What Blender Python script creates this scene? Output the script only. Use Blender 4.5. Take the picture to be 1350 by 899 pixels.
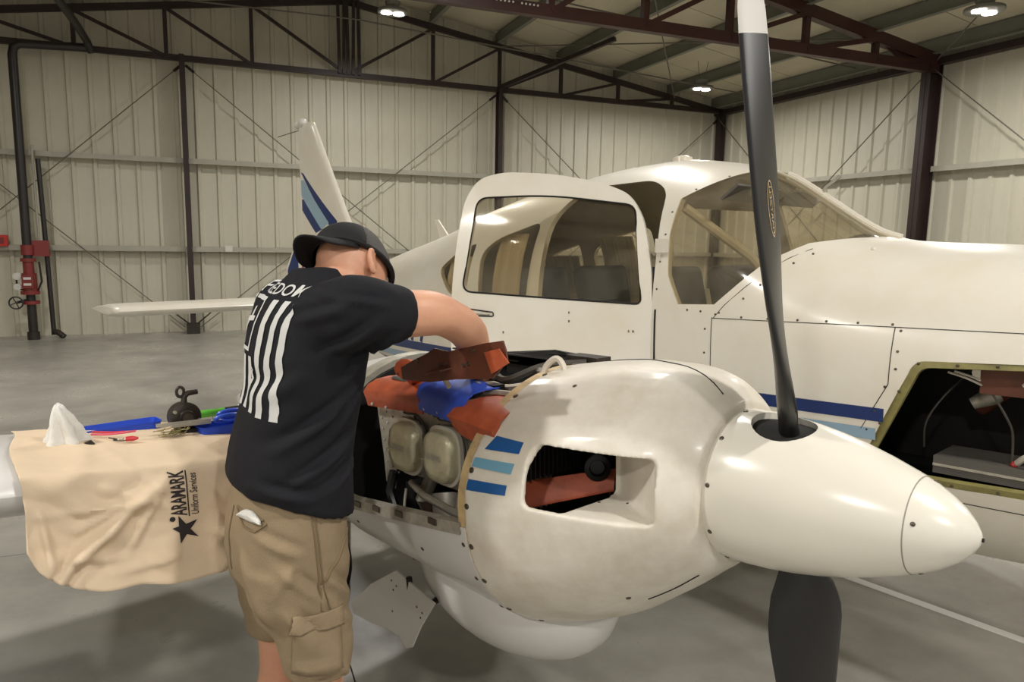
import bpy, bmesh, math, random
import numpy as np
from mathutils import Vector, Matrix, noise
from mathutils.bvhtree import BVHTree
random.seed(7)
PI = math.pi
S = bpy.context.scene
COL = S.collection
for o in list(bpy.data.objects): bpy.data.objects.remove(o)

# ------------------------------------------------------------------ camera
cam_d = bpy.data.cameras.new('camera'); cam = bpy.data.objects.new('camera', cam_d); COL.objects.link(cam)
cam_d.sensor_width = 36; cam_d.lens = 950/1350*36; cam_d.clip_start = .05; cam_d.clip_end = 200
p_, r_ = math.radians(8.18), math.radians(1.07)
fw = Vector((0, math.cos(p_), -math.sin(p_))); rt = Vector((1,0,0)); up = Vector((0, math.sin(p_), math.cos(p_)))
rt2 = math.cos(r_)*rt + math.sin(r_)*up; up2 = -math.sin(r_)*rt + math.cos(r_)*up
cam.matrix_world = Matrix(((rt2.x, up2.x, -fw.x, 0), (rt2.y, up2.y, -fw.y, 0), (rt2.z, up2.z, -fw.z, 1.70), (0,0,0,1)))
S.camera = cam

# ------------------------------------------------------------------ world, exposure
W = bpy.data.worlds.new('world'); S.world = W; W.use_nodes = True
W.node_tree.nodes['Background'].inputs[0].default_value = (1.0, .97, .92, 1)
W.node_tree.nodes['Background'].inputs[1].default_value = .52
S.view_settings.view_transform = 'Standard'; S.view_settings.look = 'None'
S.view_settings.exposure = -0.76; S.view_settings.gamma = 1.0; S.view_settings.use_curve_mapping = False

TH = math.radians(22)                       # heading of the hangar
def hang(a, n, z): return Vector((a*math.cos(TH)-n*math.sin(TH), a*math.sin(TH)+n*math.cos(TH), z))
LAMP_POWER = 178
LAMPS = [(2.35, 10.5, 4.78), (7.95, 11.0, 4.35), (8.1, 6.0, 4.33), (2.6, 5.2, 4.9), (-2.6, 8.4, 4.5),
         (2.2, -.9, 4.9), (7.6, .4, 4.4), (-2.9, 2.0, 4.5), (-3.0, -2.2, 4.5), (1.2, -4.2, 4.6)]  # the last lamp is added out of view to brighten the camera side

# ------------------------------------------------------------------ materials
MATS = {}
def srgb(c): return tuple(((v/255)/12.92 if v/255 <= .04045 else ((v/255+.055)/1.055)**2.4) for v in c) + (1,)
def mat(name, c, rough=.5, metal=0, vary=0, scale=5, bump=0, bscale=40, coat=0, spec=.5, stretch=None, c2=None, rvary=0, emit=0):
    if name in MATS: return MATS[name]
    m = bpy.data.materials.new(name); m.use_nodes = True; nt = m.node_tree; b = nt.nodes['Principled BSDF']
    col = srgb(c); b.inputs['Base Color'].default_value = col; b.inputs['Roughness'].default_value = rough
    b.inputs['Metallic'].default_value = metal; b.inputs['Coat Weight'].default_value = coat; b.inputs['Specular IOR Level'].default_value = spec
    b.inputs['Coat Roughness'].default_value = .15
    if emit: b.inputs['Emission Color'].default_value = col; b.inputs['Emission Strength'].default_value = emit
    if vary or bump or rvary:
        tc = nt.nodes.new('ShaderNodeTexCoord'); src = tc.outputs['Object']
        if stretch:
            mp = nt.nodes.new('ShaderNodeMapping'); mp.inputs['Scale'].default_value = stretch
            nt.links.new(src, mp.inputs[0]); src = mp.outputs[0]
    if vary or rvary:
        nz = nt.nodes.new('ShaderNodeTexNoise'); nz.inputs['Scale'].default_value = scale; nz.inputs['Detail'].default_value = 6; nz.inputs['Roughness'].default_value = .65
        nt.links.new(src, nz.inputs['Vector'])
        rp = nt.nodes.new('ShaderNodeValToRGB'); e = rp.color_ramp.elements
        e[0].position = .34; e[1].position = .62
        d = srgb(c2) if c2 else tuple(v*(1-vary) for v in col[:3]) + (1,)
        e[0].color = d; e[1].color = col
        if c2: e[0].color = tuple(col[i]*(1-vary)+d[i]*vary for i in range(3)) + (1,)
        nt.links.new(nz.outputs['Fac'], rp.inputs[0]); 
        if vary: nt.links.new(rp.outputs[0], b.inputs['Base Color'])
        if rvary:
            mr = nt.nodes.new('ShaderNodeMapRange'); mr.inputs['From Min'].default_value = .3; mr.inputs['From Max'].default_value = .7
            mr.inputs['To Min'].default_value = rough+rvary; mr.inputs['To Max'].default_value = rough
            nt.links.new(nz.outputs['Fac'], mr.inputs['Value']); nt.links.new(mr.outputs[0], b.inputs['Roughness'])
    if bump:
        n2 = nt.nodes.new('ShaderNodeTexNoise'); n2.inputs['Scale'].default_value = bscale; n2.inputs['Detail'].default_value = 4
        nt.links.new(src, n2.inputs['Vector']); bp = nt.nodes.new('ShaderNodeBump'); bp.inputs['Strength'].default_value = bump; bp.inputs['Distance'].default_value = .01
        nt.links.new(n2.outputs['Fac'], bp.inputs['Height']); nt.links.new(bp.outputs[0], b.inputs['Normal'])
    MATS[name] = m; return m
def glass(name, tint, dust, dustcol, scale=6, refl=1.0):
    m = bpy.data.materials.new(name); m.use_nodes = True; nt = m.node_tree; nt.nodes.clear()
    out = nt.nodes.new('ShaderNodeOutputMaterial'); tr = nt.nodes.new('ShaderNodeBsdfTransparent'); tr.inputs[0].default_value = srgb(tint)
    gl = nt.nodes.new('ShaderNodeBsdfGlossy'); gl.inputs['Roughness'].default_value = .05; df = nt.nodes.new('ShaderNodeBsdfDiffuse'); df.inputs[0].default_value = srgb(dustcol)
    tc = nt.nodes.new('ShaderNodeTexCoord'); nz = nt.nodes.new('ShaderNodeTexNoise'); nz.inputs['Scale'].default_value = scale; nz.inputs['Detail'].default_value = 7
    nt.links.new(tc.outputs['Object'], nz.inputs['Vector'])
    mr = nt.nodes.new('ShaderNodeMapRange'); mr.inputs['From Min'].default_value = .35; mr.inputs['From Max'].default_value = .7; mr.inputs['To Min'].default_value = dust*.3; mr.inputs['To Max'].default_value = dust
    nt.links.new(nz.outputs['Fac'], mr.inputs['Value'])
    m1 = nt.nodes.new('ShaderNodeMixShader'); nt.links.new(mr.outputs[0], m1.inputs[0]); nt.links.new(tr.outputs[0], m1.inputs[1]); nt.links.new(df.outputs[0], m1.inputs[2])
    lw = nt.nodes.new('ShaderNodeLayerWeight'); lw.inputs[0].default_value = .5; pw = nt.nodes.new('ShaderNodeMath'); pw.operation = 'POWER'; pw.inputs[1].default_value = 4.5; nt.links.new(lw.outputs['Facing'], pw.inputs[0])
    mm = nt.nodes.new('ShaderNodeMath'); mm.operation = 'MULTIPLY_ADD'; mm.inputs[1].default_value = .7*refl; mm.inputs[2].default_value = .035*refl; nt.links.new(pw.outputs[0], mm.inputs[0])
    m2 = nt.nodes.new('ShaderNodeMixShader'); nt.links.new(mm.outputs[0], m2.inputs[0]); nt.links.new(m1.outputs[0], m2.inputs[1]); nt.links.new(gl.outputs[0], m2.inputs[2])
    nt.links.new(m2.outputs[0], out.inputs[0]); MATS[name] = m; return m

M_white = mat('aircraft_white', (226,221,209), .32, vary=.35, c2=(208,192,164), scale=3.0, coat=.25, rvary=.12)
M_dirty = mat('cowl_white', (225,219,207), .38, vary=.55, c2=(192,180,160), scale=7, coat=.15, rvary=.15)
M_spin = mat('spinner_white', (228,223,211), .25, vary=.05, scale=3, coat=.4)
M_cool = mat('cool_white', (219,217,214), .3, vary=.06, scale=4, coat=.3)
M_navy = mat('stripe_navy', (33,52,104), .35); M_blue = mat('stripe_blue', (36,88,150), .35)
M_sky = mat('stripe_sky', (146,172,190), .35); M_teal = mat('stripe_teal', (112,160,184), .35)
M_red = mat('stripe_red', (160,50,48), .4)
M_black = mat('satin_black', (24,23,24), .36, vary=.3, scale=3)
M_tip = mat('tip_grey', (205,202,196), .45)
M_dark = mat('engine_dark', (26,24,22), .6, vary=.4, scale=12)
M_gap = mat('gap_black', (20,18,16), .8)
M_alu = mat('aluminium', (190,184,170), .4, .45, vary=.25, scale=30, rvary=.2)
M_steel = mat('screw_steel', (96,88,78), .4, .7)
M_seamg = mat('seam_grey', (150,144,134), .5); M_flange = mat('flange_alu', (210,205,192), .4, .3)
M_bright = mat('bright_steel', (200,196,188), .25, .95)
M_rock = mat('rocker_olive', (212,204,170), .32, .2, vary=.25, scale=18, bump=.15, bscale=120)
M_rub_o = mat('orange_silicone', (192,92,56), .5, vary=.55, c2=(120,52,34), scale=14)
M_rub_b = mat('blue_silicone', (52,86,198), .5, vary=.15, scale=10)
M_brown = mat('brown_silicone', (112,64,46), .45, vary=.4, scale=8)
M_olive = mat('olive_primer', (140,132,80), .55, vary=.3, scale=20)
M_tan = mat('tan_primer', (208,180,134), .55, vary=.3, scale=25)
M_int = mat('cabin_beige', (204,192,166), .8, vary=.2, scale=5)
M_seat = mat('seat_navy', (40,46,58), .6, bump=.2, bscale=30, vary=.25, scale=8)
M_curt = mat('curtain_cream', (214,200,172), .85)
M_wall = mat('wall_sheet', (198,193,175), .45, vary=.10, scale=1.2, spec=.4)
M_wallR = M_wall
M_roof = mat('roof_liner', (205,196,172), .6, vary=.12, scale=1.5, stretch=(1,.3,1))
M_purl = mat('purlin_grey', (122,122,112), .5, vary=.12, scale=3)
M_maroon = mat('frame_maroon', (66,36,32), .45, vary=.25, scale=4)
M_frame = mat('frame_dark', (48,34,32), .5, vary=.25, scale=4)
M_girt = mat('girt_grey', (168,164,150), .45, vary=.12, scale=4)
M_rod = mat('rod_grey', (104,98,88), .5)
M_pipe = mat('pipe_black', (38,34,34), .4)
M_pred = mat('valve_red', (126,44,42), .4); M_bred = mat('alarm_red', (196,40,32), .4)
M_lens = mat('lamp_lens', (255,250,240), .4, emit=30)
M_house = mat('lamp_housing', (120,118,110), .4, .3)
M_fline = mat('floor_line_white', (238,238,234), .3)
M_skin = mat('skin', (214,160,130), .5, vary=.3, c2=(190,124,100), scale=9, bump=.05, bscale=150)
M_shirt = mat('shirt_black', (28,28,33), .85, bump=.15, bscale=300, spec=.25)
M_print = mat('print_white', (206,206,204), .8)
M_cap = mat('cap_black', (15,15,17), .8)
M_mesh = mat('cap_mesh', (84,81,78), .65, bump=.9, bscale=260)
M_khaki = mat('khaki', (148,129,102), .85, vary=.14, scale=7, bump=.18, bscale=260)
M_khaki2 = mat('khaki_seam', (124,106,80), .85)
M_cloth = mat('cloth_tan', (222,200,172), .9, vary=.12, scale=5, bump=.12, bscale=350, spec=.2)
M_ink = mat('ink_black', (40,34,34), .8)
M_rag = mat('rag_white', (222,220,214), .9, bump=.2, bscale=200)
M_tray = mat('tray_blue', (30,70,190), .35)
M_trayl = mat('handle_blue', (60,96,210), .35)
M_green = mat('handle_green', (96,190,60), .4)
M_clip = mat('clip_red', (200,44,54), .45)
M_pink = mat('lead_pink', (214,84,110), .5)
M_cast = mat('cast_grey', (62,56,50), .5, .4, vary=.4, scale=25, bump=.2, bscale=60)
M_wire = mat('wire_white', (206,198,184), .5)
M_wired = mat('wire_dark', (70,66,60), .5)
M_tire = mat('tire', (24,24,24), .8)
M_box = mat('avionics_grey', (92,88,82), .5, vary=.15, scale=10)
M_shoe = mat('shoe', (52,44,40), .7)
G_wind = glass('glass_windshield', (246,243,234), .15, (190,180,160), 7)
G_door = glass('glass_door', (244,241,233), .04, (214,206,188), 4)
G_side = glass('glass_side', (244,241,234), .06, (200,190,170), 4)

# floor
def floor_mat():
    m = mat('floor_epoxy', (168,165,157), .22, vary=.7, c2=(124,120,113), scale=1.15, rvary=.22)
    nt = m.node_tree; b = nt.nodes['Principled BSDF']
    return m
M_floor = floor_mat()

# ------------------------------------------------------------------ mesh helpers
class MB:
    def __init__(s): s.v = []; s.f = []
    def add(s, v, f):
        n = len(s.v); s.v += [tuple(x) for x in v]; s.f += [tuple(i+n for i in q) for q in f]; return s
    def box(s, c, d, M=None):
        x,y,z = d[0]/2, d[1]/2, d[2]/2; c = Vector(c)
        vs = [Vector((i*x,j*y,k*z)) for i in (-1,1) for j in (-1,1) for k in (-1,1)]
        if M is not None: vs = [M@v for v in vs]
        return s.add([v+c for v in vs], [(0,1,3,2),(4,6,7,5),(0,4,5,1),(2,3,7,6),(0,2,6,4),(1,5,7,3)])
    def bar(s, a, b, w, h=None, upv=(0,0,1)):
        a = Vector(a); b = Vector(b); h = h or w; d = (b-a); L = d.length; d.normalize(); u = Vector(upv)
        if abs(d.dot(u)) > .98: u = Vector((1,0,0))
        sd = d.cross(u).normalized(); u = sd.cross(d)
        M = Matrix((d, sd, u)).transposed(); return s.box((a+b)/2, (L, w, h), M)
    def tube(s, pts, r, n=8, closed=False):
        pts = [Vector(p) for p in pts]; R = r if isinstance(r, (list,tuple)) else [r]*len(pts)
        rings = []; pu = None
        for i,p in enumerate(pts):
            d = (pts[min(i+1,len(pts)-1)] - pts[max(i-1,0)]).normalized()
            if pu is None:
                pu = Vector((0,0,1)) if abs(d.z) < .9 else Vector((1,0,0))
            sd = d.cross(pu).normalized(); pu = sd.cross(d).normalized()
            rings.append([p + R[i]*(math.cos(2*PI*k/n)*sd + math.sin(2*PI*k/n)*pu) for k in range(n)])
        return s.loft(rings)
    def loft(s, rings, caps=True, wrap=True):
        n = len(rings[0]); v = [p for r in rings for p in r]; f = []
        for i in range(len(rings)-1):
            for k in range(n if wrap else n-1):
                k2 = (k+1)%n; f.append((i*n+k, i*n+k2, (i+1)*n+k2, (i+1)*n+k))
        if caps and wrap: f.append(tuple(reversed(range(n)))); f.append(tuple((len(rings)-1)*n+k for k in range(n)))
        return s.add(v, f)
    def lathe(s, prof, c, ax, n=24, caps=True):
        c = Vector(c); ax = Vector(ax).normalized(); u = ax.orthogonal().normalized(); w = ax.cross(u)
        return s.loft([[c + ax*x + r*(math.cos(2*PI*k/n)*u + math.sin(2*PI*k/n)*w) for k in range(n)] for x,r in prof], caps)
    def cyl(s, a, b, r, n=16): return s.tube([a,b], r, n)
    def prism(s, poly, off):
        n = len(poly); off = Vector(off); a = [Vector(p) for p in poly]; b = [p+off for p in a]
        return s.add(a+b, [tuple(range(n)), tuple(reversed(range(n,2*n)))] + [(i, i+n, (i+1)%n+n, (i+1)%n) for i in range(n)])
    def ball(s, c, r, n=16, m=10, M=None):
        c = Vector(c); r = r if isinstance(r,(tuple,list)) else (r,r,r); rings = []
        for i in range(m+1):
            t = PI*(i/m); t = min(max(t,.02),PI-.02)
            q = [Vector((r[0]*math.sin(t)*math.cos(2*PI*k/n), r[1]*math.sin(t)*math.sin(2*PI*k/n), -r[2]*math.cos(t))) for k in range(n)]
            rings.append([c + (M@x if M is not None else x) for x in q])
        return s.loft(rings)
    def build(s, name, m, parent=None, smooth=True, ang=40, fix=True, sub=0):
        me = bpy.data.meshes.new(name); me.from_pydata([tuple(v) for v in s.v], [], s.f)
        if fix:
            bm = bmesh.new(); bm.from_mesh(me); bmesh.ops.recalc_face_normals(bm, faces=bm.faces); bm.to_mesh(me); bm.free()
        return link(name, me, m, parent, smooth, ang)
def shade(me, smooth=True, ang=40):
    me.polygons.foreach_set('use_smooth', [smooth]*len(me.polygons))
    if smooth: me.set_sharp_from_angle(angle=math.radians(ang))
    me.update()
def link(name, me, m, parent=None, smooth=True, ang=40):
    o = bpy.data.objects.new(name, me); COL.objects.link(o)
    if m is not None and not me.materials: me.materials.append(m)
    shade(me, smooth, ang)
    if parent is not None: o.parent = parent
    return o
def tag(o, label=None, cat=None, group=None, kind=None):
    if label: o['label'] = label
    if cat: o['category'] = cat
    if group: o['group'] = group
    if kind: o['kind'] = kind
    return o
def empty(name, loc=(0,0,0), rot=(0,0,0), label=None, cat=None, group=None, parent=None):
    o = bpy.data.objects.new(name, None); COL.objects.link(o); o.location = loc; o.rotation_euler = rot; o.empty_display_size = .1
    if parent is not None: o.parent = parent
    return tag(o, label, cat, group)
def copy_to(o, parent, loc=None, rot=None, name=None):
    c = o.copy(); COL.objects.link(c); c.parent = parent
    if loc is not None: c.location = loc
    if rot is not None: c.rotation_euler = rot
    return c
def evalmesh(o):
    bpy.context.view_layer.update(); dg = bpy.context.evaluated_depsgraph_get()
    return bpy.data.meshes.new_from_object(o.evaluated_get(dg))
def drop(o):
    me = o.data; bpy.data.objects.remove(o)
    if me.users == 0: bpy.data.meshes.remove(me)
def boolean(o, cutter, op='DIFFERENCE', keep=False, transfer=True, ang=30):
    par = o.parent; o.parent = None
    md = o.modifiers.new('b', 'BOOLEAN'); md.object = cutter; md.operation = op; md.solver = 'EXACT'
    if transfer: md.material_mode = 'TRANSFER'
    me = evalmesh(o); o.modifiers.clear(); old = o.data; o.data = me; bpy.data.meshes.remove(old)
    if not keep: drop(cutter)
    shade(o.data, True, ang); o.parent = par; return o
def remesh(o, voxel, smooth=4, fac=.5):
    par = o.parent; o.parent = None
    md = o.modifiers.new('r', 'REMESH'); md.mode = 'VOXEL'; md.voxel_size = voxel; md.use_smooth_shade = True
    if smooth: sm = o.modifiers.new('s', 'SMOOTH'); sm.iterations = smooth; sm.factor = fac
    mats = [m for m in o.data.materials]
    me = evalmesh(o); o.modifiers.clear(); old = o.data; o.data = me; bpy.data.meshes.remove(old)
    me.materials.clear()
    for m in mats: me.materials.append(m)
    me.polygons.foreach_set('material_index', [0]*len(me.polygons))
    me.polygons.foreach_set('use_smooth', [True]*len(me.polygons)); o.parent = par; return o
def bvh_of(*objs):
    V = []; F = []
    for o in objs:
        n = len(V); V += [v.co.copy() for v in o.data.vertices]; F += [tuple(i+n for i in p.vertices) for p in o.data.polygons]
    return BVHTree.FromPolygons(V, F)
def decal(name, polys, fn, bvh, dr, m, parent, off=.0015, cuts=2, thick=0):
    """flat 2D polygons -> points fn(x,y) -> cast along dr onto the surface -> thin printed skin"""
    bm = bmesh.new()
    for vs, fs in polys:
        nv = [bm.verts.new((x, y, 0)) for x, y in vs]
        for f in fs:
            try: bm.faces.new([nv[i] for i in f])
            except ValueError: pass
    bmesh.ops.triangulate(bm, faces=[f for f in bm.faces if len(f.verts) > 4])
    for _ in range(cuts): bmesh.ops.subdivide_edges(bm, edges=bm.edges[:], cuts=1, use_grid_fill=True)
    dr = Vector(dr).normalized(); bad = []
    for v in bm.verts:
        o = Vector(fn(v.co.x, v.co.y)); loc, nor, _, _ = bvh.ray_cast(o, dr)
        if loc is None: bad.append(v); continue
        if nor.dot(dr) > 0: nor = -nor
        v.co = loc + nor*off
    bmesh.ops.delete(bm, geom=bad, context='VERTS')
    me = bpy.data.meshes.new(name); bm.to_mesh(me); bm.free()
    me.materials.append(m); me.polygons.foreach_set('use_smooth', [True]*len(me.polygons))
    o = bpy.data.objects.new(name, me); COL.objects.link(o); o.parent = parent; return o
def quad(pts): return (pts, [tuple(range(len(pts)))])
def strip2(a, b):
    n = len(a); return (list(a)+list(b), [(i, i+1, n+i+1, n+i) for i in range(n-1)])
def text_poly(s, size=1, bold=0, align='LEFT'):
    cu = bpy.data.curves.new('t', 'FONT'); cu.body = s; cu.size = size; cu.offset = bold; cu.align_x = align; cu.resolution_u = 3
    o = bpy.data.objects.new('t', cu); COL.objects.link(o); me = evalmesh(o)
    out = ([(v.co.x, v.co.y) for v in me.vertices], [tuple(p.vertices) for p in me.polygons])
    bpy.data.objects.remove(o); bpy.data.curves.remove(cu); bpy.data.meshes.remove(me); return out
def pchip(x, y, q):
    x = np.array(x, float); y = np.array(y, float); h = np.diff(x); d = np.diff(y)/h; m = np.zeros(len(x))
    for i in range(1, len(x)-1):
        if d[i-1]*d[i] > 0: w1 = 2*h[i]+h[i-1]; w2 = h[i]+2*h[i-1]; m[i] = (w1+w2)/(w1/d[i-1]+w2/d[i])
    m[0] = d[0]; m[-1] = d[-1]; q = np.clip(q, x[0], x[-1]); i = np.clip(np.searchsorted(x, q)-1, 0, len(x)-2); t = (q-x[i])/h[i]
    return (2*t**3-3*t**2+1)*y[i] + (t**3-2*t**2+t)*h[i]*m[i] + (-2*t**3+3*t**2)*y[i+1] + (t**3-t**2)*h[i]*m[i+1]
def rounded(poly, r, n=5):
    out = []; N = len(poly)
    for i in range(N):
        p = Vector(poly[i]); a = Vector(poly[i-1]); b = Vector(poly[(i+1)%N])
        rr = r[i] if isinstance(r,(list,tuple)) else r
        da = (a-p); db = (b-p); k = min(rr, da.length*.45, db.length*.45)
        if k < 1e-4: out.append((p.x,p.y)); continue
        A = p+da.normalized()*k; B = p+db.normalized()*k
        for j in range(n+1):
            t = j/n; q = A*(1-t)**2 + p*2*t*(1-t) + B*t*t; out.append((q.x,q.y))
    return out

# ------------------------------------------------------------------ lamps (each carries its own light)
def high_bay(i, a, n, z, label):
    p = hang(a, n, z); root = empty('high_bay_lamp', p, (0,0,TH), label, 'lamp', 'high bay lamps')
    MB().lathe([(0,.06),(.05,.09),(.12,.11),(.14,.05)], (0,0,.02), (0,0,1), 20).build('housing', M_house, root)
    MB().lathe([(-.012,.20),(.0,.21),(.03,.205),(.035,.10)], (0,0,0), (0,0,1), 28).build('reflector', M_house, root)
    for k in (-.085, .085): MB().lathe([(0,.01),(.0,.075),(.012,.075)], (k,0,-.022), (0,0,1), 20).build('lens', M_lens, root)
    rod = MB(); rod.cyl((-.05,0,.15), (-.11,0,roof_z(a)-z+.02), .004, 6); rod.cyl((.05,0,.15), (.11,0,roof_z(a)-z+.02), .004, 6); rod.build('hanger_wire', M_rod, root)
    L = bpy.data.lights.new('lamp_light', 'AREA'); L.shape = 'DISK'; L.size = .36; L.energy = LAMP_POWER*(1.0 if n > 3 else 1.35); L.color = (1, .972, .918)
    lo = bpy.data.objects.new('lamp_light', L); COL.objects.link(lo); lo.parent = root; lo.location = (0,0,-.05)
def roof_z(a): return 5.68 - .153*abs(a-2.15)

# ------------------------------------------------------------------ hangar shell
DB, AR, AL_, NF = 13.45, 10.25, -5.9, -5.0
def hobj(name, mb, m, kind='structure', smooth=False):
    o = mb.build(name, m, None, smooth); o.rotation_euler = (0,0,TH); return tag(o, kind=kind)
# floor: a slab bed and separate concrete slabs with open joints
fl = MB().box((2.2, (NF+DB)/2, -.16), (17, DB-NF+1, .3)); FL = hobj('floor', fl, M_gap)
xs = [AL_-.2, -5.2, .42, 6.1, AR+.2]; ys = [NF-.3, -.6, 4.29, 9.2, DB+.2]
for i in range(4):
    for j in range(4):
        g = .006
        MB().box(((xs[i]+xs[i+1])/2, (ys[j]+ys[j+1])/2, -.005), (xs[i+1]-xs[i]-g, ys[j+1]-ys[j]-g, .01)).build('floor_slab', M_floor, FL, False)
# guide line painted on the floor, it runs under the fuselage
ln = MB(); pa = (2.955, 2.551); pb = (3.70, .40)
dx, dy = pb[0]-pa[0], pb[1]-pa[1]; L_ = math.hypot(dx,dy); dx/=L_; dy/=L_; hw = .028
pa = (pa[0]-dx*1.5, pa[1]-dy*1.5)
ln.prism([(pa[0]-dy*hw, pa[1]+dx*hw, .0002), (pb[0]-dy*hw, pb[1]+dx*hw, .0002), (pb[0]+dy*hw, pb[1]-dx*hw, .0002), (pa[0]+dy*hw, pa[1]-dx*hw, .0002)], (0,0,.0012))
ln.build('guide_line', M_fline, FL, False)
# walls: sheet behind, ribbed sheets in front
def panel_mesh(h0, h1, w=.305):
    pr = [(0,0),(.085,0),(.105,-.032),(.15,-.032),(.17,0),(w,0)]
    v = [(x, y, 0) for x,y in pr] + [(x, y, h0+(h1-h0)*x/w) for x,y in pr]; n = len(pr)
    return v, [(i, i+1, n+i+1, n+i) for i in range(n-1)]
WB = hobj('wall_back', MB().prism([(AL_,DB+.02,0),(AR,DB+.02,0),(AR,DB+.02,roof_z(AR)+.3),(2.15,DB+.02,roof_z(2.15)+.3),(AL_,DB+.02,roof_z(AL_)+.3)], (0,.05,0)), M_wall)
a = AL_
while a < AR-.1:
    w = min(.305, AR-a); v, f = panel_mesh(roof_z(a)+.24, roof_z(a+w)+.24, w)
    MB().add(v, f).build('wall_sheet', M_wall, WB, False, fix=False).location = (a, DB, .0); a += .305
WR = hobj('wall_right', MB().box((AR+.05, (NF+DB)/2, 2.3), (.05, DB-NF, 4.6)), M_wall)
v, f = panel_mesh(4.62, 4.62); pm = None; n_ = DB
while n_ > 2.5:
    if pm is None: o = MB().add(v, f).build('wall_sheet', M_wallR, WR, False, fix=False); pm = o
    else: o = copy_to(pm, WR)
    o.location = (AR, n_, 0); o.rotation_euler = (0,0,-PI/2); n_ -= .305
hobj('wall_left', MB().box((AL_-.05, (NF+DB)/2, 2.3), (.05, DB-NF, 4.6)), M_wall)
# columns, girts, rods
def part(name, mb, m, parent, smooth=False): return mb.build(name, m, parent, smooth)
for a in (-.47, 5.0):
    c = MB().box((a, DB-.13, 2.25), (.08, .012, 4.5)).box((a, DB-.22, 2.25), (.012, .18, 4.5)).box((a, DB-.31, 2.25), (.08, .012, 4.5))
    part('column', c, M_frame, WB)
part('column', MB().box((10.12, DB-.2, 2.25), (.12, .16, 4.5)), M_frame, WB)
for a in (-.47, 5.0):
    c = MB().box((a, DB-.22, .08), (.2, .3, .16)).bar((a,DB-.2,.1), (a-.28,DB-.2,.34), .05, .02).bar((a,DB-.2,.1), (a+.28,DB-.2,.34), .05, .02)
    part('column_foot', c, M_cast, WB)
for z in (1.44, 2.88):
    for a0, a1 in ((AL_, -.50), (-.44, 4.97), (5.03, 10.1)):
        part('girt', MB().box(((a0+a1)/2, DB-.11, z), (a1-a0, .15, .012)).box(((a0+a1)/2, DB-.185, z-.035), (a1-a0, .008, .08)), M_girt, WB)
    part('girt', MB().box((AR-.11, 10.75, z), (.15, 5.0, .012)).box((AR-.185, 10.75, z-.035), (.008, 5.0, .08)), M_girt, WR)
    part('girt', MB().box((AR-.11, 5.3, z), (.15, 5.5, .012)).box((AR-.185, 5.3, z-.035), (.008, 5.5, .08)), M_girt, WR)
part('girt_clip', MB().box((.13, DB-.19, 1.42), (.12, .03, .1)), M_tip, WB)
part('column', MB().box((10.02, 8.15, 2.2), (.26, .012, 4.4)).box((9.9, 8.15, 2.2), (.012, .16, 4.4)).box((10.14, 8.15, 2.2), (.012, .16, 4.4)), M_frame, WR)
part('column', MB().box((10.02, 2.9, 2.2), (.26, .012, 4.4)).box((9.9, 2.9, 2.2), (.012, .16, 4.4)), M_frame, WR)
def rod(parent, p, q, r=.009): part('brace_rod', MB().tube([p, q], r, 6), M_rod, parent, True)
for (p, q) in (((-.48,4.35),(-5.2,.06)), ((-5.2,4.3),(-.6,.1)), ((-.42,4.35),(4.9,.1)), ((4.93,4.35),(-.35,.1)), ((5.05,4.35),(10.05,.1)), ((10.05,4.3),(5.1,.1))):
    rod(WB, (p[0], DB-.2, p[1]), (q[0], DB-.2, q[1]))
    d = (Vector((q[0],0,q[1]))-Vector((p[0],0,p[1]))).normalized()
    part('rod_end', MB().tube([(p[0], DB-.2, p[1]), (p[0]+d.x*.16, DB-.2, p[1]+d.z*.16)], .024, 6), M_frame, WB, True)
for p, q in (((8.2,4.3),(13.2,.1)), ((13.2,4.3),(8.2,.1)), ((8.1,4.3),(3.0,.1))): rod(WR, (AR-.24,p[0],p[1]), (AR-.24,q[0],q[1]))
part('eave_strut', MB().box((AR-.12, (NF+DB)/2, 4.43), (.14, DB-NF, .10)), M_frame, WR)
# roof: sheets over purlins, trusses below
CE = hobj('ceiling', MB().prism([(AL_-.1,NF,roof_z(AL_-.1)+.30),(2.15,NF,5.98),(AR+.1,NF,roof_z(AR+.1)+.30),(AR+.1,NF,roof_z(AR+.1)+.36),(2.15,NF,6.04),(AL_-.1,NF,roof_z(AL_-.1)+.36)], (0,DB-NF,0)), M_roof)
pur = [10.0, 8.84, 7.55, 6.27, 4.99, 3.70, 2.45, 1.85, .60, -.69, -1.97, -3.26, -4.54]
sh = None
for i in range(len(pur)-1):
    a1, a0 = pur[i], pur[i+1]
    if a1-a0 < .7: continue
    n_ = DB
    while n_ > 1.0:
        q = MB(); z0, z1 = roof_z(a0)+.275, roof_z(a1)+.275; w = 1.18
        q.add([(a0+.03,n_-w,z0),(a1-.03,n_-w,z1),(a1-.03,n_,z1),(a0+.03,n_,z0),(a0+.03,n_-w,z0+.02),(a1-.03,n_-w,z1+.02),(a1-.03,n_,z1+.02),(a0+.03,n_,z0+.02)],
              [(0,3,2,1),(4,5,6,7),(0,1,5,4),(2,3,7,6),(1,2,6,5),(3,0,4,7)])
        q.build('roof_sheet', M_roof, CE, False); n_ -= 1.2
for a in pur:
    z = roof_z(a)+.155; sg = 1 if a > 2.15 else -1
    q = MB().box((a, (NF+DB)/2, z), (.012, DB-NF, .22)).box((a-sg*.035, (NF+DB)/2, z-.11), (.08, DB-NF, .012)).box((a+sg*.035, (NF+DB)/2, z+.11), (.08, DB-NF, .012))
    part('purlin', q, M_purl, CE)
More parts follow.
